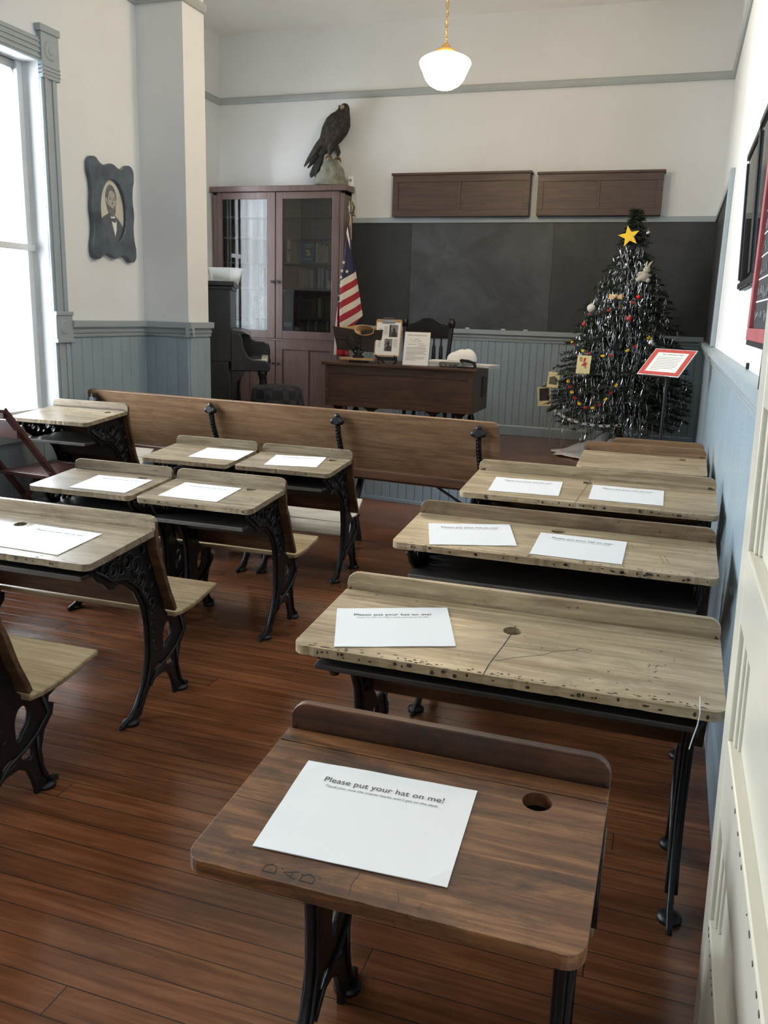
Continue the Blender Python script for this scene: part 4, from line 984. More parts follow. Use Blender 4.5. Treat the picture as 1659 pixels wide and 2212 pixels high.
for x0, x1, z0, n_ in ((-.085, -.06, .205, 5), (-.04, .0, .19, 8), (-.085, -.06, .08, 7), (.055, .09, .085, 8)):
    for k in range(n_): box(bm, x0, x1-.004*(k % 3), -.0022, -.0016, z0+k*.009, z0+k*.009+.003)
finish('text_lines', bm, 'ink_light', pg)
bm = BM(); box(bm, -.05, .05, -.014, 0, .292, .312); box(bm, -.06, .06, -.006, 0, .285, .297); tube(bm, [(-.045, -.012, .308), (-.045, -.016, .326), (.045, -.016, .326), (.045, -.012, .308)], .003, 6); finish('clip', bm, 'steel', t, bev=.002)
# upright sheet
t = T('sign_sheet', (-2.09, 7.05, TZ), 'white printed sheet headed MAKE A RAILROAD HAT, standing on the teacher desk', 'paper')
t.rotation_euler = (math.radians(-12), 0, math.radians(2))
bm = BM(); box(bm, -.112, .112, 0, .002, .003, .285); finish('page', bm, 'paper', t)
me = text_mesh([('MAKE A RAILROAD HAT', .0155, 0, .253, 0, 0, 'CENTER')], ['ink_mid']); h = link_mesh('heading', me, t, (0, -.0012, 0), (PI/2, 0, 0))
bm = BM(); r = random.Random(9)
for z in (.150, .138, .122, .110, .098, .086, .070, .058, .046): box(bm, -.09, .09-r.random()*.02 if z not in (.086, .046) else -.005, -.0008, -.0001, z, z+.0035)
for z, a, b_ in ((.186, .01, .06), (.174, .015, .085), (.162, .01, .065), (.178, -.08, -.04), (.178, -.03, -.005)): box(bm, a, b_, -.0008, -.0001, z, z+.003)
finish('text_lines', bm, 'ink_light', t)
bm = BM(); r_ = lambda p, y: (p[0], y, p[1])
for pts in ([(-.035, .205), (.0, .197), (.03, .212), (.0, .230), (-.02, .222), (-.035, .205)], [(-.02, .222), (.02, .205), (.04, .213)], [(-.055, .235), (-.06, .215), (-.05, .21), (-.045, .235)]): tube(bm, [(x, -.0005, z) for x, z in pts], .001, 4)
finish('hat_drawing', bm, 'ink_light', t)
bm = BM(); box(bm, -.115, .115, .0025, .005, .0015, .29); finish('holder', bm, 'case_glass', t)
# paper stacks, white paper hat, stapler, clip box
def stack(x, y, w, d, z0, hh, rz, label, seed, name='paper_stack'):
    o = empty(name, (x, y, z0), rz); tag(o, label, 'paper stack'); r = random.Random(seed); k = max(3, int(hh/.006)); z = 0
    bm = BM()
    for i in range(k):
        dx, dy = r.uniform(-.006, .006), r.uniform(-.006, .006); box(bm, -w/2+dx, w/2+dx, -d/2+dy, d/2+dy, z, z+hh/k*.86); z += hh/k
    finish('sheets', bm, 'paper', o); return o
stack(-1.86, 7.20, .27, .21, TZ, .050, .05, 'low stack of white paper right of the railroad hat sheet on the teacher desk', 1)
stack(-1.57, 7.27, .27, .21, TZ, .026, -.25, 'flat pile of white sheets hanging over the right end of the teacher desk', 2)
t = T('paper_hat_stack', (-1.70, 7.22, TZ), 'nested white paper caps heaped on the right of the teacher desk', 'paper hats')
for k in range(5):
    bm = BM(); R = []; cx = -1.775+k*.026; ra = .075
    for i in range(7):
        a = PI/2*i/6; R.append([bm.verts.new((cx+ra*1.05*math.cos(a)*math.cos(b_*PI/10), 7.22+ra*.9*math.cos(a)*math.sin(b_*PI/10), TZ+.06+(.065+.012*k*(1 if k < 3 else .6))*math.sin(a)+.03*0)) for b_ in range(20)])
    R.insert(0, [bm.verts.new((v.co.x, v.co.y, TZ+.052)) for v in R[0]])
    for i in range(len(R)-1):
        for q in range(20): bm.faces.new([R[i][q], R[i][(q+1) % 20], R[i+1][(q+1) % 20], R[i+1][q]])
    bm.faces.new(R[0][::-1]); part('cap', bm, 'paper', t, smooth=30)
t = T('clip_box', (-1.80, 7.06, TZ), 'clear plastic box of small clips in front of the white paper caps', 'box')
bm = BM(); box(bm, -1.87, -1.72, 7.02, 7.10, TZ, TZ+.045); part('box_shell', bm, 'case_glass', t, bev=.003)
bm = BM(); r = random.Random(2)
for _ in range(22): x, y = r.uniform(-1.86, -1.73), r.uniform(7.03, 7.09); tube(bm, [(x, y, TZ+.006+r.random()*.015), (x+r.uniform(-.015, .015), y+.01, TZ+.006+r.random()*.02)], .003, 5)
part('clips', bm, 'ink_mid', t)
t = T('stapler', (-1.63, 7.05, TZ), 'black stapler with open jaw at the front right of the teacher desk', 'stapler')
bm = BM(); box(bm, -1.72, -1.555, 7.03, 7.07, TZ, TZ+.012); part('base', bm, 'black_gloss', t, bev=.004)
bm = BM(); prism(bm, [(-1.70, TZ+.062), (-1.69, TZ+.075), (-1.62, TZ+.070), (-1.565, TZ+.052), (-1.553, TZ+.012), (-1.575, TZ+.012), (-1.585, TZ+.04), (-1.69, TZ+.052)], XZ, 7.032, 7.068); part('arm', bm, 'black_gloss', t, bev=.004)
bm = BM(); bar(bm, (-1.70, 7.05, TZ+.026), (-1.58, 7.05, TZ+.026), .02, .012); part('magazine', bm, 'steel', t, bev=.001)

# teacher's chair
t = T('teacher_chair', (-2.245, 8.05, HP), 'black wooden spindle-back chair behind the teacher desk', 'chair')
bm = BM(); pts = [(-2.46, 1.195), (-2.03, 1.195), (-2.02, 1.27), (-2.06, 1.325), (-2.11, 1.335), (-2.15, 1.355), (-2.19, 1.378), (-2.245, 1.386), (-2.30, 1.378), (-2.34, 1.355), (-2.38, 1.335), (-2.43, 1.325), (-2.47, 1.27)]
prism(bm, pts, XZ, 7.96, 7.985); part('crest_rail', bm, 'chair_black', t, bev=.005)
for x in (-2.475, -2.015):
    bm = BM(); tube(bm, [(x*1.0+.03*(1 if x < -2.2 else -1), 7.90, .72), (x+.015*(1 if x < -2.2 else -1), 7.94, 1.05), (x, 7.965, 1.30)], [.022, .020, .022], 10); lathe(bm, [(.001, 1.29), (.024, 1.295), (.036, 1.325), (.036, 1.35), (.022, 1.378), (.001, 1.384)], (x, 7.966, 0), 14); part('back_post', bm, 'chair_black', t, smooth=50)
for i in range(5):
    bm = BM(); x = -2.385+i*.07; lathe(bm, [(.008, .72), (.012, .76), (.018, .86), (.020, 1.0), (.018, 1.11), (.009, 1.14), (.009, 1.20)], (x, 7.945, 0), 12); part('spindle', bm, 'chair_black', t, smooth=50)
bm = BM(); prism(bm, [(-2.48, 7.90), (-2.01, 7.90), (-1.99, 8.30), (-2.10, 8.36), (-2.39, 8.36), (-2.50, 8.30)], XY, .69, .725)
for v in bm.verts: pass
part('seat', bm, 'chair_black', t, bev=.008)
for x in (-2.44, -2.05):
    for y in (7.96, 8.28):
        bm = BM(); tube(bm, [(x, y, .69), (x+(x+2.245)*.12, y+(y-8.12)*.1, HP)], [.022, .017], 10); part('leg', bm, 'chair_black', t, smooth=50)

# flag on its pole
t = T('flag', (-3.02, 7.85, HP), 'furled red white and blue striped flag on a pole beside the bookcase', 'flag')
bm = BM(); tube(bm, [(-3.035, 7.88, HP+.04), (-3.012, 7.87, 2.30)], .012, 10); part('pole', bm, 'case_wood', t, smooth=50)
bm = BM(); lathe(bm, [(.001, HP), (.14, HP), (.14, HP+.02), (.05, HP+.045), (.02, HP+.06), (.001, HP+.06)], (-3.035, 7.88, 0), 24); part('base', bm, 'brass', t, smooth=40)
bm = BM(); ball(bm, (-3.012, 7.87, 2.31), .020); tube(bm, [(-3.012, 7.865, 2.325), (-3.004, 7.86, 2.37), (-3.015, 7.86, 2.415), (-3.03, 7.855, 2.43)], [.026, .03, .018, .006], 10); loft(bm, [((-3.02, 7.87, 2.43), .006, .004), ((-3.03, 7.872, 2.38), .022, .008), ((-3.00, 7.875, 2.32), .016, .008), ((-2.975, 7.875, 2.285), .004, .004)], 8)
part('eagle_finial', bm, 'dull_metal', t, smooth=50)
bm = BM()
for dx, z1 in ((-.008, 2.12), (.010, 2.08)): tube(bm, [(-3.012, 7.85, 2.30), (-3.012+dx, 7.845, 2.2), (-3.012+dx*1.3, 7.845, z1)], .004, 6)
part('cord', bm, 'brown_paper', t)
def cloth(name, left, right, sfun, yoff, amp, nfold, seed, nv=46, nu=16):
    bm = BM(); uv = bm.loops.layers.uv.new('UVMap'); G = []; info = {}
    def ev(tab, z):
        for (za, xa), (zb, xb) in zip(tab, tab[1:]):
            if za >= z >= zb: return xa+(xb-xa)*(za-z)/(za-zb)
        return tab[-1][1] if z < tab[-1][0] else tab[0][1]
    zt, zb = left[0][0], left[-1][0]
    for j in range(nv+1):
        row = []
        for i in range(nu+1):
            u = i/nu; z = zt+(zb-zt)*j/nv; x = ev(left, z)+(ev(right, z)-ev(left, z))*u; f = j/nv
            zz = z+.0*u
            v = bm.verts.new((x, yoff-amp*(.3+f)*math.sin(u*nfold*PI+f*1.2), zz)); info[v] = (u, sfun(x, zz)); row.append(v)
        G.append(row)
    for j in range(nv):
        for i in range(nu):
            fc = bm.faces.new([G[j][i], G[j][i+1], G[j+1][i+1], G[j+1][i]])
            for lp in fc.loops: lp[uv].uv = info[lp.vert]
    o = part(name, bm, 'flag_cloth', t, smooth=80); d = o.modifiers.new('thick', 'SOLIDIFY'); d.thickness = .003; return o
# stripe number grows downwards along the hanging cloth; below zero is the blue field
zc = lambda x: 1.700+(x+3.077)*.62
fr = cloth('front_fold', [(2.20, -3.018), (1.95, -3.045), (1.70, -3.077), (1.52, -3.082), (1.30, -3.075), (1.22, -3.06)], [(2.20, -3.006), (1.98, -2.985), (1.78, -2.932), (1.39, -2.852), (1.375, -2.855), (1.22, -3.02)], lambda x, z: (zc(x)-z)/.0655, 7.80, .020, 1.6, 1)
bk = cloth('back_fold', [(2.10, -3.03), (1.75, -3.078), (1.56, -3.112), (1.30, -3.138), (.995, -3.15)], [(2.10, -3.01), (1.75, -3.04), (1.56, -3.06), (1.30, -3.03), (.995, -2.985)], lambda x, z: -1 if z > 1.515 else (1.5 if x > -3.128+.07*(1.5-z)*0 and not (-3.135 < x < -3.122 and z < 1.47) else .5), 7.845, .016, 2.4, 2)
bm = BM()
def star5(c, r, y, rot=0, th=.0012):
    pts = [(c[0]+(r if k % 2 == 0 else r*.42)*math.sin(PI*k/5+rot), c[1]+(r if k % 2 == 0 else r*.42)*math.cos(PI*k/5+rot)) for k in range(10)]
    prism(bm, pts, XZ, y-th, y)
for c in ((-3.043, 1.868), (-3.060, 1.792), (-3.008, 1.786), (-3.068, 1.733)): star5(c, .019, 7.772, .1)
for c in ((-3.092, 1.66), (-3.104, 1.566)): star5(c, .014, 7.822, .1)
part('stars', bm, 'flag_white', t)
bm = BM(); prism(bm, [(-3.014, 2.19), (-3.022, 2.13), (-2.982, 1.99), (-2.990, 2.08)], XZ, 7.775, 7.779); part('heading_strip', bm, 'flag_white', t)

# piano, its box and the stool
A_ = .45; t = empty('piano', (-3.69, 6.75, HP), A_)
tag(t, 'black upright piano seen from its end, behind the wall pier', 'piano')
# local: x = out towards the player, y = along the keyboard, z up from the platform
bm = BM(); box(bm, -.36, 0, 0, .95, .70, 1.345); box(bm, -.36, -.02, 0, .95, 0, .70); part_ = finish('case', bm, 'piano_wood', t, bev=.006)
bm = BM(); box(bm, -.39, .035, -.03, .97, 1.345, 1.385); box(bm, -.37, .018, -.015, .96, 1.315, 1.345); finish('lid', bm, 'piano_wood', t, bev=.006)
bm = BM(); prism(bm, [(0, .935), (.16, .935), (.10, .965), (0, .975)], lambda p, y: (p[0], y, p[1]), .06, .89); finish('fallboard', bm, 'piano_wood', t, bev=.004)
for y in (0, .89):
    bm = BM(); prism(bm, [(0, .62), (.335, .62), (.345, .66), (.335, .70), (.30, .715), (.20, .722), (.15, .75), (.115, .81), (.10, .90), (.085, .945), (0, .965)] if y == 0 else [(0, .62), (.335, .62), (.345, .66), (.335, .70), (.34, .76), (.325, .83), (.28, .85), (.20, .855), (.155, .88), (.13, .93), (.11, .965), (0, .985)], lambda p, q: (p[0], q, p[1]), y, y+.06); finish('arm', bm, 'piano_wood', t, bev=.008)
    bm = BM(); lathe(bm, [(.04, .62), (.045, .60), (.03, .57), (.026, .52), (.034, .45), (.040, .36), (.030, .2), (.024, .12), (.034, .10), (.034, .0), (.001, 0)], (.275, y+.045 if y == 0 else y+.015, 0), 14); finish('leg', bm, 'piano_wood', t, smooth=50)
    bm = BM(); prism(bm, [(0, .62), (.12, .62), (.09, .56), (.05, .52), (.04, .40), (.05, .30), (.05, 0), (0, 0)], lambda p, q: (p[0], q, p[1]), y, y+.06); finish('bracket', bm, 'piano_wood', t, bev=.005)
bm = BM(); box(bm, 0, .325, .06, .89, .62, .70); finish('key_bed', bm, 'piano_wood', t, bev=.004)
kp = BM(); w = .83/37
for k in range(37): box(kp, .17, .318, .0605+k*w, .0605+k*w+w-.0012, .70, .722)
for k in range(36):
    if k % 7 not in (1, 4): box(kp, .17, .262, .0605+(k+1)*w-.005, .0605+(k+1)*w+.005, .722, .733, 1)
finish('keyboard', kp, ['key_white', 'black'], t)
t = T('plastic_tub', (-3.83, 6.93, HP+1.386), 'translucent white plastic tub of papers on top of the piano', 'tub')
bm = BM(); R = []
for z, s in ((0, .80), (.02, .84), (.105, .98), (.112, 1.06), (.118, 1.06), (.112, .95), (.02, .80)):
    R.append([bm.verts.new((-3.83+s*.135*math.cos(a)*(1/max(abs(math.cos(a)), abs(math.sin(a)))**.75), 6.93+s*.10*math.sin(a)*(1/max(abs(math.cos(a)), abs(math.sin(a)))**.75), HP+1.386+z)) for a in [2*PI*k/28 for k in range(28)]])
for i in range(len(R)-1):
    for k in range(28): bm.faces.new([R[i][k], R[i][(k+1) % 28], R[i+1][(k+1) % 28], R[i+1][k]])
bm.faces.new(R[0][::-1]); bm.faces.new(R[-1]); part('tub_shell', bm, 'tub_plastic', t, smooth=30)
o = empty('paper_stack', (-3.845, 6.93, HP+1.386+.024)); tag(o, 'stack of cream papers inside the white tub on the piano', 'papers')
bm = BM(); box(bm, -.07, .07, -.06, .06, 0, .03); box(bm, -.065, .06, -.058, .055, .0301, .045); finish('sheets', bm, 'cream_card', o)
t = T('piano_stool', (-3.13, 6.52, HP), 'round piano stool under a dark plaid cover, before the bookcase', 'stool')
bm = BM(); R = []; nn = 48
for i, (r, z) in enumerate(((.0, .545), (.10, .545), (.185, .535), (.205, .515), (.210, .48), (.213, .42), (.218, .37))):
    R.append([bm.verts.new((-3.13+(r+(.012*(i > 3)*(i-3)*.5*math.sin(k*PI/3)))*math.cos(2*PI*k/nn), 6.52+(r+(.012*(i > 3)*(i-3)*.5*math.sin(k*PI/3)))*math.sin(2*PI*k/nn), HP+z+.004*(i > 1)*math.sin(k*.8))) for k in range(nn)] if r else [bm.verts.new((-3.13, 6.52, HP+z))])
for k in range(nn): bm.faces.new([R[0][0], R[1][k], R[1][(k+1) % nn]])
for i in range(1, len(R)-1):
    for k in range(nn): bm.faces.new([R[i][k], R[i+1][k], R[i+1][(k+1) % nn], R[i][(k+1) % nn]])
o = part('cover', bm, 'plaid', t, smooth=60)
bm = BM(); lathe(bm, [(.001, HP+.53), (.18, HP+.53), (.18, HP+.49), (.03, HP+.48), (.025, HP+.26), (.05, HP+.25), (.05, HP+.2), (.001, HP+.2)], (-3.13, 6.52, 0), 24); part('post', bm, 'piano_wood', t, smooth=40)
for k in range(3):
    a = .4+2*PI*k/3; bm = BM(); tube(bm, [(-3.13, 6.52, HP+.23), (-3.13+.12*math.cos(a), 6.52+.12*math.sin(a), HP+.13), (-3.13+.18*math.cos(a), 6.52+.18*math.sin(a), HP+.012)], .014, 8); part('leg', bm, 'piano_wood', t, smooth=40)

# ------------------------------------------------------------------ Christmas tree
TRX, TRY = -.41, 7.62
t = T('christmas_tree', (TRX, TRY, HP), 'dark green Christmas tree hung with tinsel in the front right corner', 'tree')
tr = random.Random(21)
def tree_r(z):      # crown radius by height above the floor
    tab = [(.50, .40), (.60, .58), (.80, .60), (1.0, .52), (1.25, .45), (1.5, .36), (1.7, .27), (1.9, .17), (2.05, .10), (2.2, .065), (2.33, .02)]
    for (a, ra), (b_, rb) in zip(tab, tab[1:]):
        if a <= z <= b_: return ra+(rb-ra)*(z-a)/(b_-a)
    return .02
bm = BM(); tube(bm, [(TRX+.02, TRY, HP+.012), (TRX, TRY, 1.2), (TRX+.02, TRY, 2.25)], [.035, .026, .006], 8); part('trunk', bm, 'bark', t)
bm = BM(); nv = []
TIPS = []
def blade(p, d, w):
    q = p+d; s = d.cross(Vector((tr.uniform(-1, 1), tr.uniform(-1, 1), tr.uniform(-1, 1)))).normalized()*w
    bm.faces.new([bm.verts.new(p-s), bm.verts.new(p+s), bm.verts.new(q+s*.25), bm.verts.new(q-s*.25)])
z = .52; li = 0
while z < 2.30:
    R0 = tree_r(z); nb = max(5, int(9+R0*22))
    for k in range(nb):
        a = 2*PI*k/nb+li*1.3+tr.uniform(-.2, .2); L = R0*tr.uniform(.82, 1.08)
        if math.cos(a) > .5 and z < .95: L *= 1.03
        # keep the boughs off the two walls
        L = min(L, (YB-.10-TRY)/max(.05, math.sin(a)) if math.sin(a) > 0 else 9, (XR-.11-TRX)/max(.05, math.cos(a)) if math.cos(a) > 0 else 9)
        base = Vector((TRX, TRY, z+.05)); tip = Vector((TRX+L*math.cos(a), TRY+L*math.sin(a), z-.04+.05*tr.random()+(.03 if z > 2 else 0)))
        if math.sin(a) < .35: TIPS.append((tip, a, z))
        nseg = max(4, int(L/.022)); side = Vector((-math.sin(a), math.cos(a), 0))
        for i in range(1, nseg+1):
            f = i/nseg; p = base.lerp(tip, f)+Vector((0, 0, .045*math.sin(f*PI)*L)); out = (tip-base).normalized()
            for s in (-1, 1):
                tl = .085*(1-f*.55)*min(1, L*3.2)*tr.uniform(.7, 1.2) if f > .25 else .03
                tw = (out*.75+side*s+Vector((0, 0, tr.uniform(-.35, .25)))).normalized()
                for j in range(3):
                    pp = p+tw*tl*(j/3)
                    for _ in range(2): blade(pp, (tw+Vector((tr.uniform(-.7, .7), tr.uniform(-.7, .7), tr.uniform(-.4, .7)))).normalized()*tr.uniform(.022, .04), .0035)
    z += .062+.02*(z > 1.8)*0; li += 1
part('foliage', bm, 'needles', t, recalc=False)
# front surface helper
def fr_pt(dx, z, out=1.0):
    R0 = tree_r(z); dx = max(-.97*R0, min(.97*R0, dx)); return Vector((TRX+dx*out, TRY-math.sqrt(max(1e-4, R0*R0-dx*dx))*out, z))
# tinsel: too many strands to count
bm = BM()
for _ in range(760):
    z = .62+1.42*tr.random()**1.1; R0 = tree_r(z); p = fr_pt(R0*tr.uniform(-1, 1)*.98, z, tr.uniform(.86, 1.05)); L = tr.uniform(.08, .30); w = tr.uniform(.0010, .0022)
    if p.x > TRX+.25 and z < 1.15 and tr.random() < .75: continue
    ph = tr.random()*6; pr = None; n_ = 9
    for i in range(n_+1):
        f = i/n_; c = p+Vector((.010*math.sin(ph+f*5), -.006*math.sin(ph*2+f*4)-.004, -L*f)); a = ph+f*tr.uniform(3, 8); s = Vector((math.cos(a), math.sin(a), 0))*w
        cur = (bm.verts.new(c-s), bm.verts.new(c+s))
        if pr: bm.faces.new([pr[0], pr[1], cur[1], cur[0]])
        pr = cur
for _ in range(36):
    x = tr.uniform(-.62, .3); p = Vector((TRX+x, TRY-.35-tr.random()*.15, .62)); L = tr.uniform(.1, .34)
    tube(bm, [p, p+Vector((.004, 0, -L*.5)), p+Vector((-.003, 0, -L))], .0012, 4)
o = finish('tinsel', bm, 'silver', recalc=False); tag(o, 'silver tinsel strands draped all over the Christmas tree', 'tinsel', None, 'stuff')
# paper chains
CH = [('red', 'red'), ('yellow', 'yellow'), ('navy', 'navy'), ('green', 'green_paper'), ('white', 'cloth_white')]
def linkmesh(mat, r=.014, w=.012):
    bm = BM(); n_ = 16; R = []
    for rr_, zz in ((r, -w/2), (r, w/2), (r-.0012, w/2), (r-.0012, -w/2)): R.append([bm.verts.new((rr_*1.25*math.cos(2*PI*k/n_), rr_*.8*math.sin(2*PI*k/n_), zz)) for k in range(n_)])
    for i in range(4):
        for k in range(n_): bm.faces.new([R[i][k], R[i][(k+1) % n_], R[(i+1) % 4][(k+1) % n_], R[(i+1) % 4][k]])
    me = bpy.data.meshes.new('link'); bm.to_mesh(me); bm.free(); me.materials.append(M[mat]); return me
LM = {c: linkmesh(m) for c, m in CH}
def chain(pts, cols, label, step=.030):
    t_ = T('paper_chain', tuple(pts[0]), label, 'garland', 'paper chains on the Christmas tree'); P = [Vector(p) for p in pts]
    # smooth path
    Q = []
    for i in range(len(P)-1):
        for j in range(12): Q.append(P[i].lerp(P[i+1], j/12))
    Q.append(P[-1]); acc = 0; k = 0
    for i in range(1, len(Q)):
        acc += (Q[i]-Q[i-1]).length
        if acc >= step:
            acc = 0; d = (Q[i]-Q[i-1]).normalized(); o = link_mesh('link', LM[cols[k % len(cols)]], t_)
            q = Vector((1, 0, 0)).rotation_difference(d); o.rotation_mode = 'QUATERNION'
            from mathutils import Quaternion
            o.rotation_quaternion = q @ Quaternion((1, 0, 0), (PI/2 if k % 2 else 0.3)); o.location = Q[i]-P[0]; k += 1
def sag(x0, z0, x1, z1, s, out=1.03): return [fr_pt(x0+(x1-x0)*f, z0+(z1-z0)*f-s*4*f*(1-f), out) for f in [i/10 for i in range(11)]]
chain(sag(-.40, .93, .02, .96, .23), ['yellow', 'navy', 'red', 'navy'], 'bright red yellow and navy paper chain in a deep loop low on the tree')
chain(sag(-.42, 1.235, .20, 1.29, .13), ['yellow', 'green', 'red', 'green', 'navy', 'green'], 'red yellow and green paper chain across the middle of the tree')
chain(sag(-.34, 1.45, .10, 1.58, .02), ['navy', 'green', 'red', 'green', 'navy', 'yellow'], 'paper chain just under the white plush toy on the tree')
chain(sag(-.50, .66, .06, .60, .05), ['white', 'green', 'white', 'white'], 'pale paper chain along the lowest boughs of the tree')
# ornaments
def hang(name, p, label, cat, group=None): return T(name, tuple(p), label, cat, group)
def orn_ball(dx, z, r, mat, label, out=1.05):
    p = fr_pt(dx, z, out); o = hang('bauble', p, label, 'bauble', 'baubles on the tree'); bm = BM(); ball(bm, (0, 0, 0), r, u=18, v=12); finish('ball', bm, mat, o, smooth=60)
    bm = BM(); lathe(bm, [(.001, r*.94), (r*.26, r*.94), (r*.24, r*1.2), (.001, r*1.22)], seg=10); tube(bm, [(0, 0, r*1.2), (0, 0, r*1.9)], .0012, 4); finish('cap', bm, 'brass', o, smooth=40)
orn_ball(.215, 1.245, .034, 'silver', 'large silver bauble just above the red-bordered sign on the tree')
orn_ball(.105, 2.115, .020, 'silver', 'small silver bauble beside the yellow star', 1.25)
orn_ball(-.265, 1.505, .034, 'cloth_white', 'pearl white bauble on the left side of the tree')
orn_ball(.085, 1.600, .016, 'red_bulb', 'bright red glowing bauble under the white plush toy')
orn_ball(.035, 1.430, .022, 'red', 'plain red bauble in the middle of the tree')
orn_ball(-.310, 1.375, .017, 'red', 'small red bauble on the left edge of the tree')
# star
p = fr_pt(-.03, 2.085, 1.25); t = hang('tree_star', p, 'flat yellow paper star near the top of the tree', 'star'); bm = BM(); star5((0, 0), .088, .004, -.22, .006); finish('star', bm, 'yellow', t, bev=.001)
bm = BM(); tube(bm, [(.03, .004, -.075), (.05, .01, -.10), (.02, .01, -.095)], .007, 8); finish('blue_tie', bm, 'navy', t)
# plush rabbit
p = fr_pt(.105, 1.765, 1.06); t = hang('plush_toy', p, 'small white plush animal with long ears sitting high on the tree', 'toy')
bm = BM(); ball(bm, (0, 0, 0), .042, (1.15, 1, 1)); ball(bm, (.022, -.01, .052), .028); ball(bm, (-.035, -.015, -.028), .022, (1.2, 1, .8)); ball(bm, (.035, -.015, -.032), .020, (1, 1, .9)); ball(bm, (-.03, -.02, .02), .016)
tube(bm, [(.03, 0, .07), (.042, 0, .10), (.058, 0, .118)], [.009, .009, .003], 8); tube(bm, [(.012, 0, .074), (.014, 0, .10), (.02, 0, .118)], [.009, .009, .003], 8)
finish('body', bm, 'plush', t, smooth=60); bm = BM(); ball(bm, (.014, -.037, .056), .0035); ball(bm, (.032, -.036, .056), .0035); finish('eyes', bm, 'black', t)
# angel-like bow
p = fr_pt(-.085, 1.60, 1.04); t = hang('bow_ornament', p, 'tan paper bow ornament at the upper middle of the tree', 'bow')
for s in (-1, 1):
    bm = BM(); prism(bm, [(0, 0), (s*.05, .025), (s*.055, -.02), (s*.02, -.022)], XZ, -.004, .004); finish('loop', bm, 'tan_paper', t, bev=.002)
bm = BM(); ball(bm, (0, -.004, .004), .016); finish('knot', bm, 'tan_paper', t, smooth=60)
# cards
def card(p, w, h, ry, label, draw):
    t = hang('card_ornament', p, label, 'card', 'picture cards on the tree'); t.rotation_euler = (0, ry, .1)
    bm = BM(); r = random.Random(int(abs(p[0])*1e4)); pts = []
    for (x0, z0), (x1, z1) in (((-w/2, -h/2), (w/2, -h/2)), ((w/2, -h/2), (w/2, h/2)), ((w/2, h/2), (-w/2, h/2)), ((-w/2, h/2), (-w/2, -h/2))):
        for i in range(8): pts.append((x0+(x1-x0)*i/8+r.uniform(-.0012, .0012), z0+(z1-z0)*i/8+r.uniform(-.0012, .0012)))
    prism(bm, pts, XZ, -.001, .002); finish('card', bm, 'cream_card', t)
    for nm, mt, pl in draw:
        bm = BM()
        for pp in pl: prism(bm, [(x*w/2, z*h/2) for x, z in pp], XZ, -.0022, -.001)
        finish(nm, bm, mt, t)
    bm = BM(); tube(bm, [(0, 0, h/2), (0, .02, h/2+.04)], .001, 4); finish('thread', bm, 'silver', t)
card(fr_pt(-.255, 1.055, 1.10), .108, .150, .05, 'cream picture card with a red figure hanging low on the left of the tree', [('red_figure', 'red', [[(-.35, -.1), (.35, -.15), (.45, .3), (.2, .25), (-.1, .1)], [(-.1, .15), (.15, .3), (.3, .75), (-.05, .7)]]), ('brown_pattern', 'board', [[(-.7, .35), (-.2, .3), (-.25, .8), (-.7, .8)], [(.1, -.35), (.5, -.35), (.3, -.12)]])])
card((-1.045, 7.55, .745), .115, .165, -.10, 'tan picture card with a dark photo at the lower left tip of the tree', [('dark_photo', 'photo_dark', [[(-.75, -.45), (.7, -.45), (.75, .85), (-.7, .85)]]), ('pale_figure', 'face', [[(.15, -.3), (.5, -.3), (.5, .3), (.3, .5), (.15, .3)]])])
card((-.955, 7.38, .905), .095, .13, .08, 'dull green picture card above the tan card at the left of the tree', [('green_scene', 'book_olive', [[(-.7, -.6), (.7, -.6), (.7, .2), (.1, .5), (-.7, .3)]])])
# cloth round the foot of the tree
bm = BM(); G = []; r = random.Random(8); nn = 40
for i in range(7):
    ra = .05+.30*i/6; G.append([bm.verts.new((TRX+ra*1.5*math.cos(2*PI*k/nn)*(1+.08*math.sin(k*1.7)), TRY-.05+ra*math.sin(2*PI*k/nn), HP+.006+max(0, .13*(1-i/6)**1.3*(1+.6*math.sin(k*.9+i)))+.012*abs(math.sin(k*1.3+i*.8)))) for k in range(nn)])
for i in range(6):
    for k in range(nn): bm.faces.new([G[i][k], G[i][(k+1) % nn], G[i+1][(k+1) % nn], G[i+1][k]])
o = finish('tree_skirt', bm, 'cloth_white', smooth=60); tag(o, 'crumpled white cloth around the foot of the Christmas tree', 'cloth'); d = o.modifiers.new('thick', 'SOLIDIFY'); d.thickness = .004

# sign on a black stand in front of the tree
SX, SY, SZ = -.043, 6.05, 1.15
t = T('sign_stand', (SX, SY+.02, HP), 'thin black pole stand holding the red-bordered sign before the tree', 'stand')
bm = BM(); tube(bm, [(SX+.01, SY+.03, HP+.02), (SX+.01, SY+.03, SZ-.05)], .011, 10); part('pole', bm, 'black', t, smooth=40)
bm = BM(); lathe(bm, [(.001, HP), (.13, HP), (.13, HP+.012), (.03, HP+.03), (.001, HP+.03)], (SX+.01, SY+.03, 0), 24); part('base', bm, 'black', t, smooth=40)
yaw, tilt = math.radians(-34.6), math.radians(42.2)
MS = Matrix.Translation((SX, SY, SZ)) @ Matrix.Rotation(yaw, 4, 'Z') @ Matrix.Rotation(tilt, 4, 'X')
W3, H3 = .324, .2506
bm = BM(); box(bm, -.11, .11, -H3/2+.0, H3/2-.03, -.012, -.006); box(bm, -.11, .09, -H3/2-.012, -H3/2-.002, -.012, .004); bar(bm, (0, 0, -.012), (0, .02, -.05), .03, .03); 
o = finish('holder_plate', bm, 'black', t, bev=.002); o.matrix_local = Matrix.Translation(-t.location) @ MS
t = empty('sign_board'); tag(t, 'white printed sign with red glitter border on the black stand before the tree', 'sign'); t.matrix_world = MS
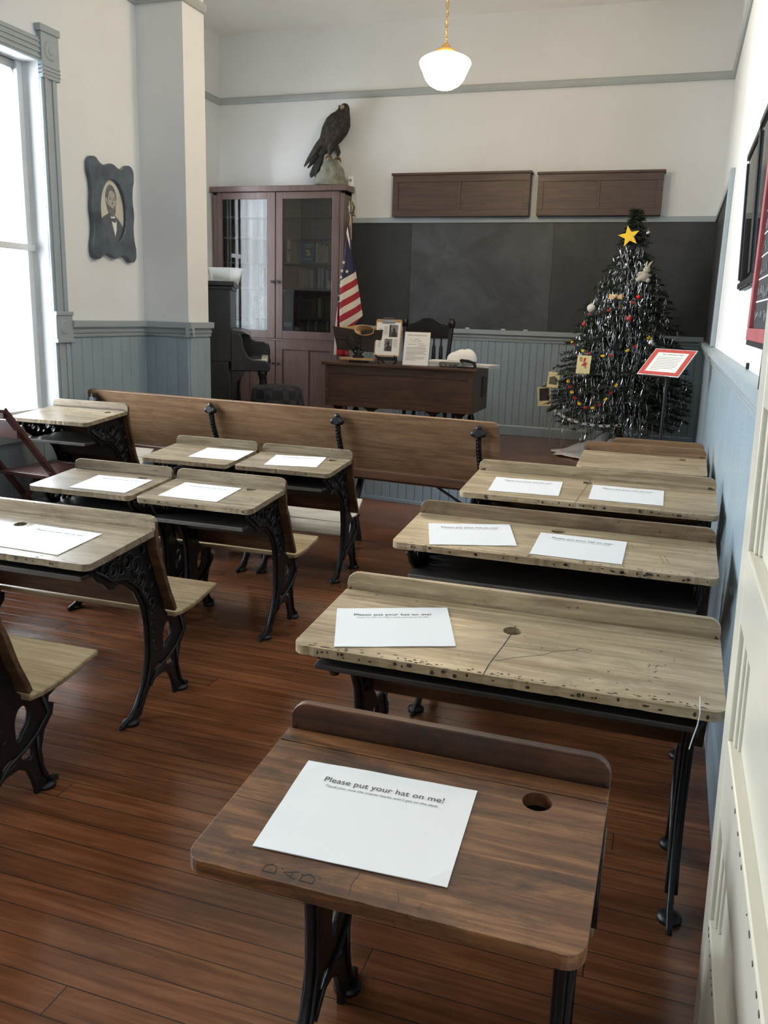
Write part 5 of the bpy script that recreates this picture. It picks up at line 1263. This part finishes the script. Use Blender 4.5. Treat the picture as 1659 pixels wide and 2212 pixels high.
bm = BM(); box(bm, -W3/2, W3/2, -H3/2, H3/2, -.0055, 0); finish('mount', bm, 'paper', t, bev=.001)
bm = BM(); a, b_ = W3/2-.005, H3/2-.005; c, d = W3/2-.042, H3/2-.034
for x0, x1, y0, y1 in ((-a, a, -b_, -d), (-a, a, d, b_), (-a, -c, -d, d), (c, a, -d, d)): box(bm, x0, x1, y0, y1, .0002, .0012)
finish('red_border', bm, 'sign_red', t)
bm = BM(); r = random.Random(31)
for k in range(9):
    y = .045-k*.0148; x1 = .095-r.random()*.015 if k < 8 else -.02; box(bm, -.095, x1, y, y+.0032, .0002, .0008)
finish('text_lines', bm, 'ink_light', t)
link_mesh('heading', text_mesh([('THE CHRISTMAS TREE', .0165, .005, .066, 0, 0, 'CENTER')], ['green_paper']), t, (0, 0, .0008))

# ------------------------------------------------------------------ pictures on the right wall
def leanpic(name, y0, y1, z0, z1, label, lean=.0224, glass=True, dep=.018):
    t = empty(name, (XR-.004, (y0+y1)/2, z0)); tag(t, label, 'picture'); w, h = y1-y0, z1-z0
    fw = .035
    bm = BM()
    for a, b_, c, d in ((-w/2, w/2, 0, fw), (-w/2, w/2, h-fw, h), (-w/2, -w/2+fw, fw, h-fw), (w/2-fw, w/2, fw, h-fw)): box(bm, -dep, 0, a, b_, c, d); box(bm, -dep-.008, -dep, a+.008*(b_-a < w-.01), b_-.008*(b_-a < w-.01), c+.006, d-.006)
    finish('frame', bm, 'black', t, bev=.003)
    bm = BM(); box(bm, -.012, -.004, -w/2+fw, w/2-fw, fw, h-fw); finish('backing', bm, 'dark_mat', t)
    bm = BM(); iw, ih = w/2-.11, h/2-.12; box(bm, -.0145, -.0121, -iw, iw, h/2-ih, h/2+ih); finish('print', bm, 'photo_dark', t)
    bm = BM(); box(bm, -.020, -.017, -w/2+fw-.001, w/2-fw+.001, fw-.001, h-fw+.001); finish('glass', bm, 'pane', t)
    t.rotation_euler = (0, -math.atan(lean/h), 0); return t
leanpic('framed_picture', 3.46, 4.04, 1.551, 2.100, 'black framed dark picture on the right wall, farther of the two')
leanpic('framed_picture', 2.55, 3.43, 1.553, 2.110, 'black framed dark picture on the right wall, behind the red-framed chalkboard', dep=.020)
t = empty('slate_chalkboard', (.200, 1.98, 1.360)); tag(t, 'red-framed small chalkboard with ruled lines and faint writing on the right wall', 'chalkboard')
w, h, fw = .94, .75, .042
bm = BM()
for a, b_, c, d in ((-w/2, w/2, .012, fw), (-w/2, w/2, h-fw, h), (-w/2, -w/2+fw, fw, h-fw), (w/2-fw, w/2, fw, h-fw)): box(bm, -.028, -.004, a, b_, c, d)
finish('frame', bm, 'red_paint', t, bev=.003)
bm = BM(); box(bm, -.026, 0, -w/2+.005, w/2-.005, 0, .012); box(bm, -.005, 0, -w/2+.004, w/2-.004, .012, h-.004); finish('backing', bm, 'black', t)
bm = BM(); box(bm, -.016, -.0055, -w/2+fw-.001, w/2-fw+.001, fw-.001, h-fw+.001); finish('slate', bm, 'slate', t)
bm = BM(); r = random.Random(6)
for k in range(10): z = .105+k*.055; box(bm, -.0172, -.0161, -w/2+fw+.002, w/2-fw-.002, z, z+.0035)
finish('ruled_lines', bm, 'chalk', t)
bm = BM()
for k in range(10):
    z = .062+k*.055; y = w/2-fw-.02
    while y > -w/2+fw+.06:
        L = r.uniform(.03, .09); pts = [(-.0166, y-L*i/8, z+r.uniform(-.004, .026)) for i in range(9)]; tube(bm, pts, .0020, 4); y -= L+r.uniform(.015, .04)
finish('chalk_writing', bm, 'chalk_dim', t)
bm = BM()
box(bm, .001, .012, -.3, .3, -.102, .05); finish('rest_board', bm, 'black', t)
t = T('wall_hook', (XR, 3.30, 1.257), 'small black hook on the right wall just above the rail', 'hook')
bm = BM(); box(bm, XR-.010, XR-.001, 3.30, 3.325, 1.257, 1.279); part('plate', bm, 'black', t, bev=.002)

# ------------------------------------------------------------------ light, camera
w = bpy.data.worlds.new('sky'); bpy.context.scene.world = w; w.use_nodes = True
bg = w.node_tree.nodes['Background']; bg.inputs['Color'].default_value = (.87, .94, 1.0, 1); bg.inputs['Strength'].default_value = 22.0
def portal(x, y0, y1, z0, z1):
    l = bpy.data.lights.new('window_daylight', 'AREA'); l.shape = 'RECTANGLE'; l.size = z1-z0; l.size_y = y1-y0; l.cycles.is_portal = True
    o = bpy.data.objects.new('window_daylight', l); C.objects.link(o); o.location = (x, (y0+y1)/2, (z0+z1)/2); o.rotation_euler = (0, -PI/2, 0)
for a, b_ in WINS: portal(XL-.21, a, b_, WZ0, WZ1)
portal(XA-.21, AW[0], AW[1], AW[2], AW[3])
cam = bpy.data.cameras.new('camera'); co = bpy.data.objects.new('camera', cam); C.objects.link(co)
F_, yaw, pitch, roll = 1833.98, math.radians(-18.26733), math.radians(13.14872), math.radians(-1.78519)
cam.sensor_fit = 'VERTICAL'; cam.sensor_height = 36; cam.lens = F_/2212*36; cam.clip_start = .02
fw = Vector((math.sin(yaw)*math.cos(pitch), math.cos(yaw)*math.cos(pitch), -math.sin(pitch)))
r0 = Vector((math.cos(yaw), -math.sin(yaw), 0)); d0 = fw.cross(r0)
rt = r0*math.cos(roll)+d0*math.sin(roll); dn = -r0*math.sin(roll)+d0*math.cos(roll)
co.matrix_world = Matrix(((rt.x, -dn.x, -fw.x, 0), (rt.y, -dn.y, -fw.y, 0), (rt.z, -dn.z, -fw.z, 1.41), (0, 0, 0, 1)))
sc = bpy.context.scene; sc.camera = co
sc.view_settings.view_transform = 'Standard'; sc.view_settings.look = 'None'; sc.view_settings.gamma = 1; sc.view_settings.use_curve_mapping = False
sc.view_settings.exposure = .07
sc.cycles.use_denoising = True; sc.cycles.max_bounces = 10; sc.cycles.diffuse_bounces = 6; sc.cycles.transparent_max_bounces = 16; sc.cycles.caustics_reflective = False; sc.cycles.caustics_refractive = False
sc.cycles.sample_clamp_indirect = 6
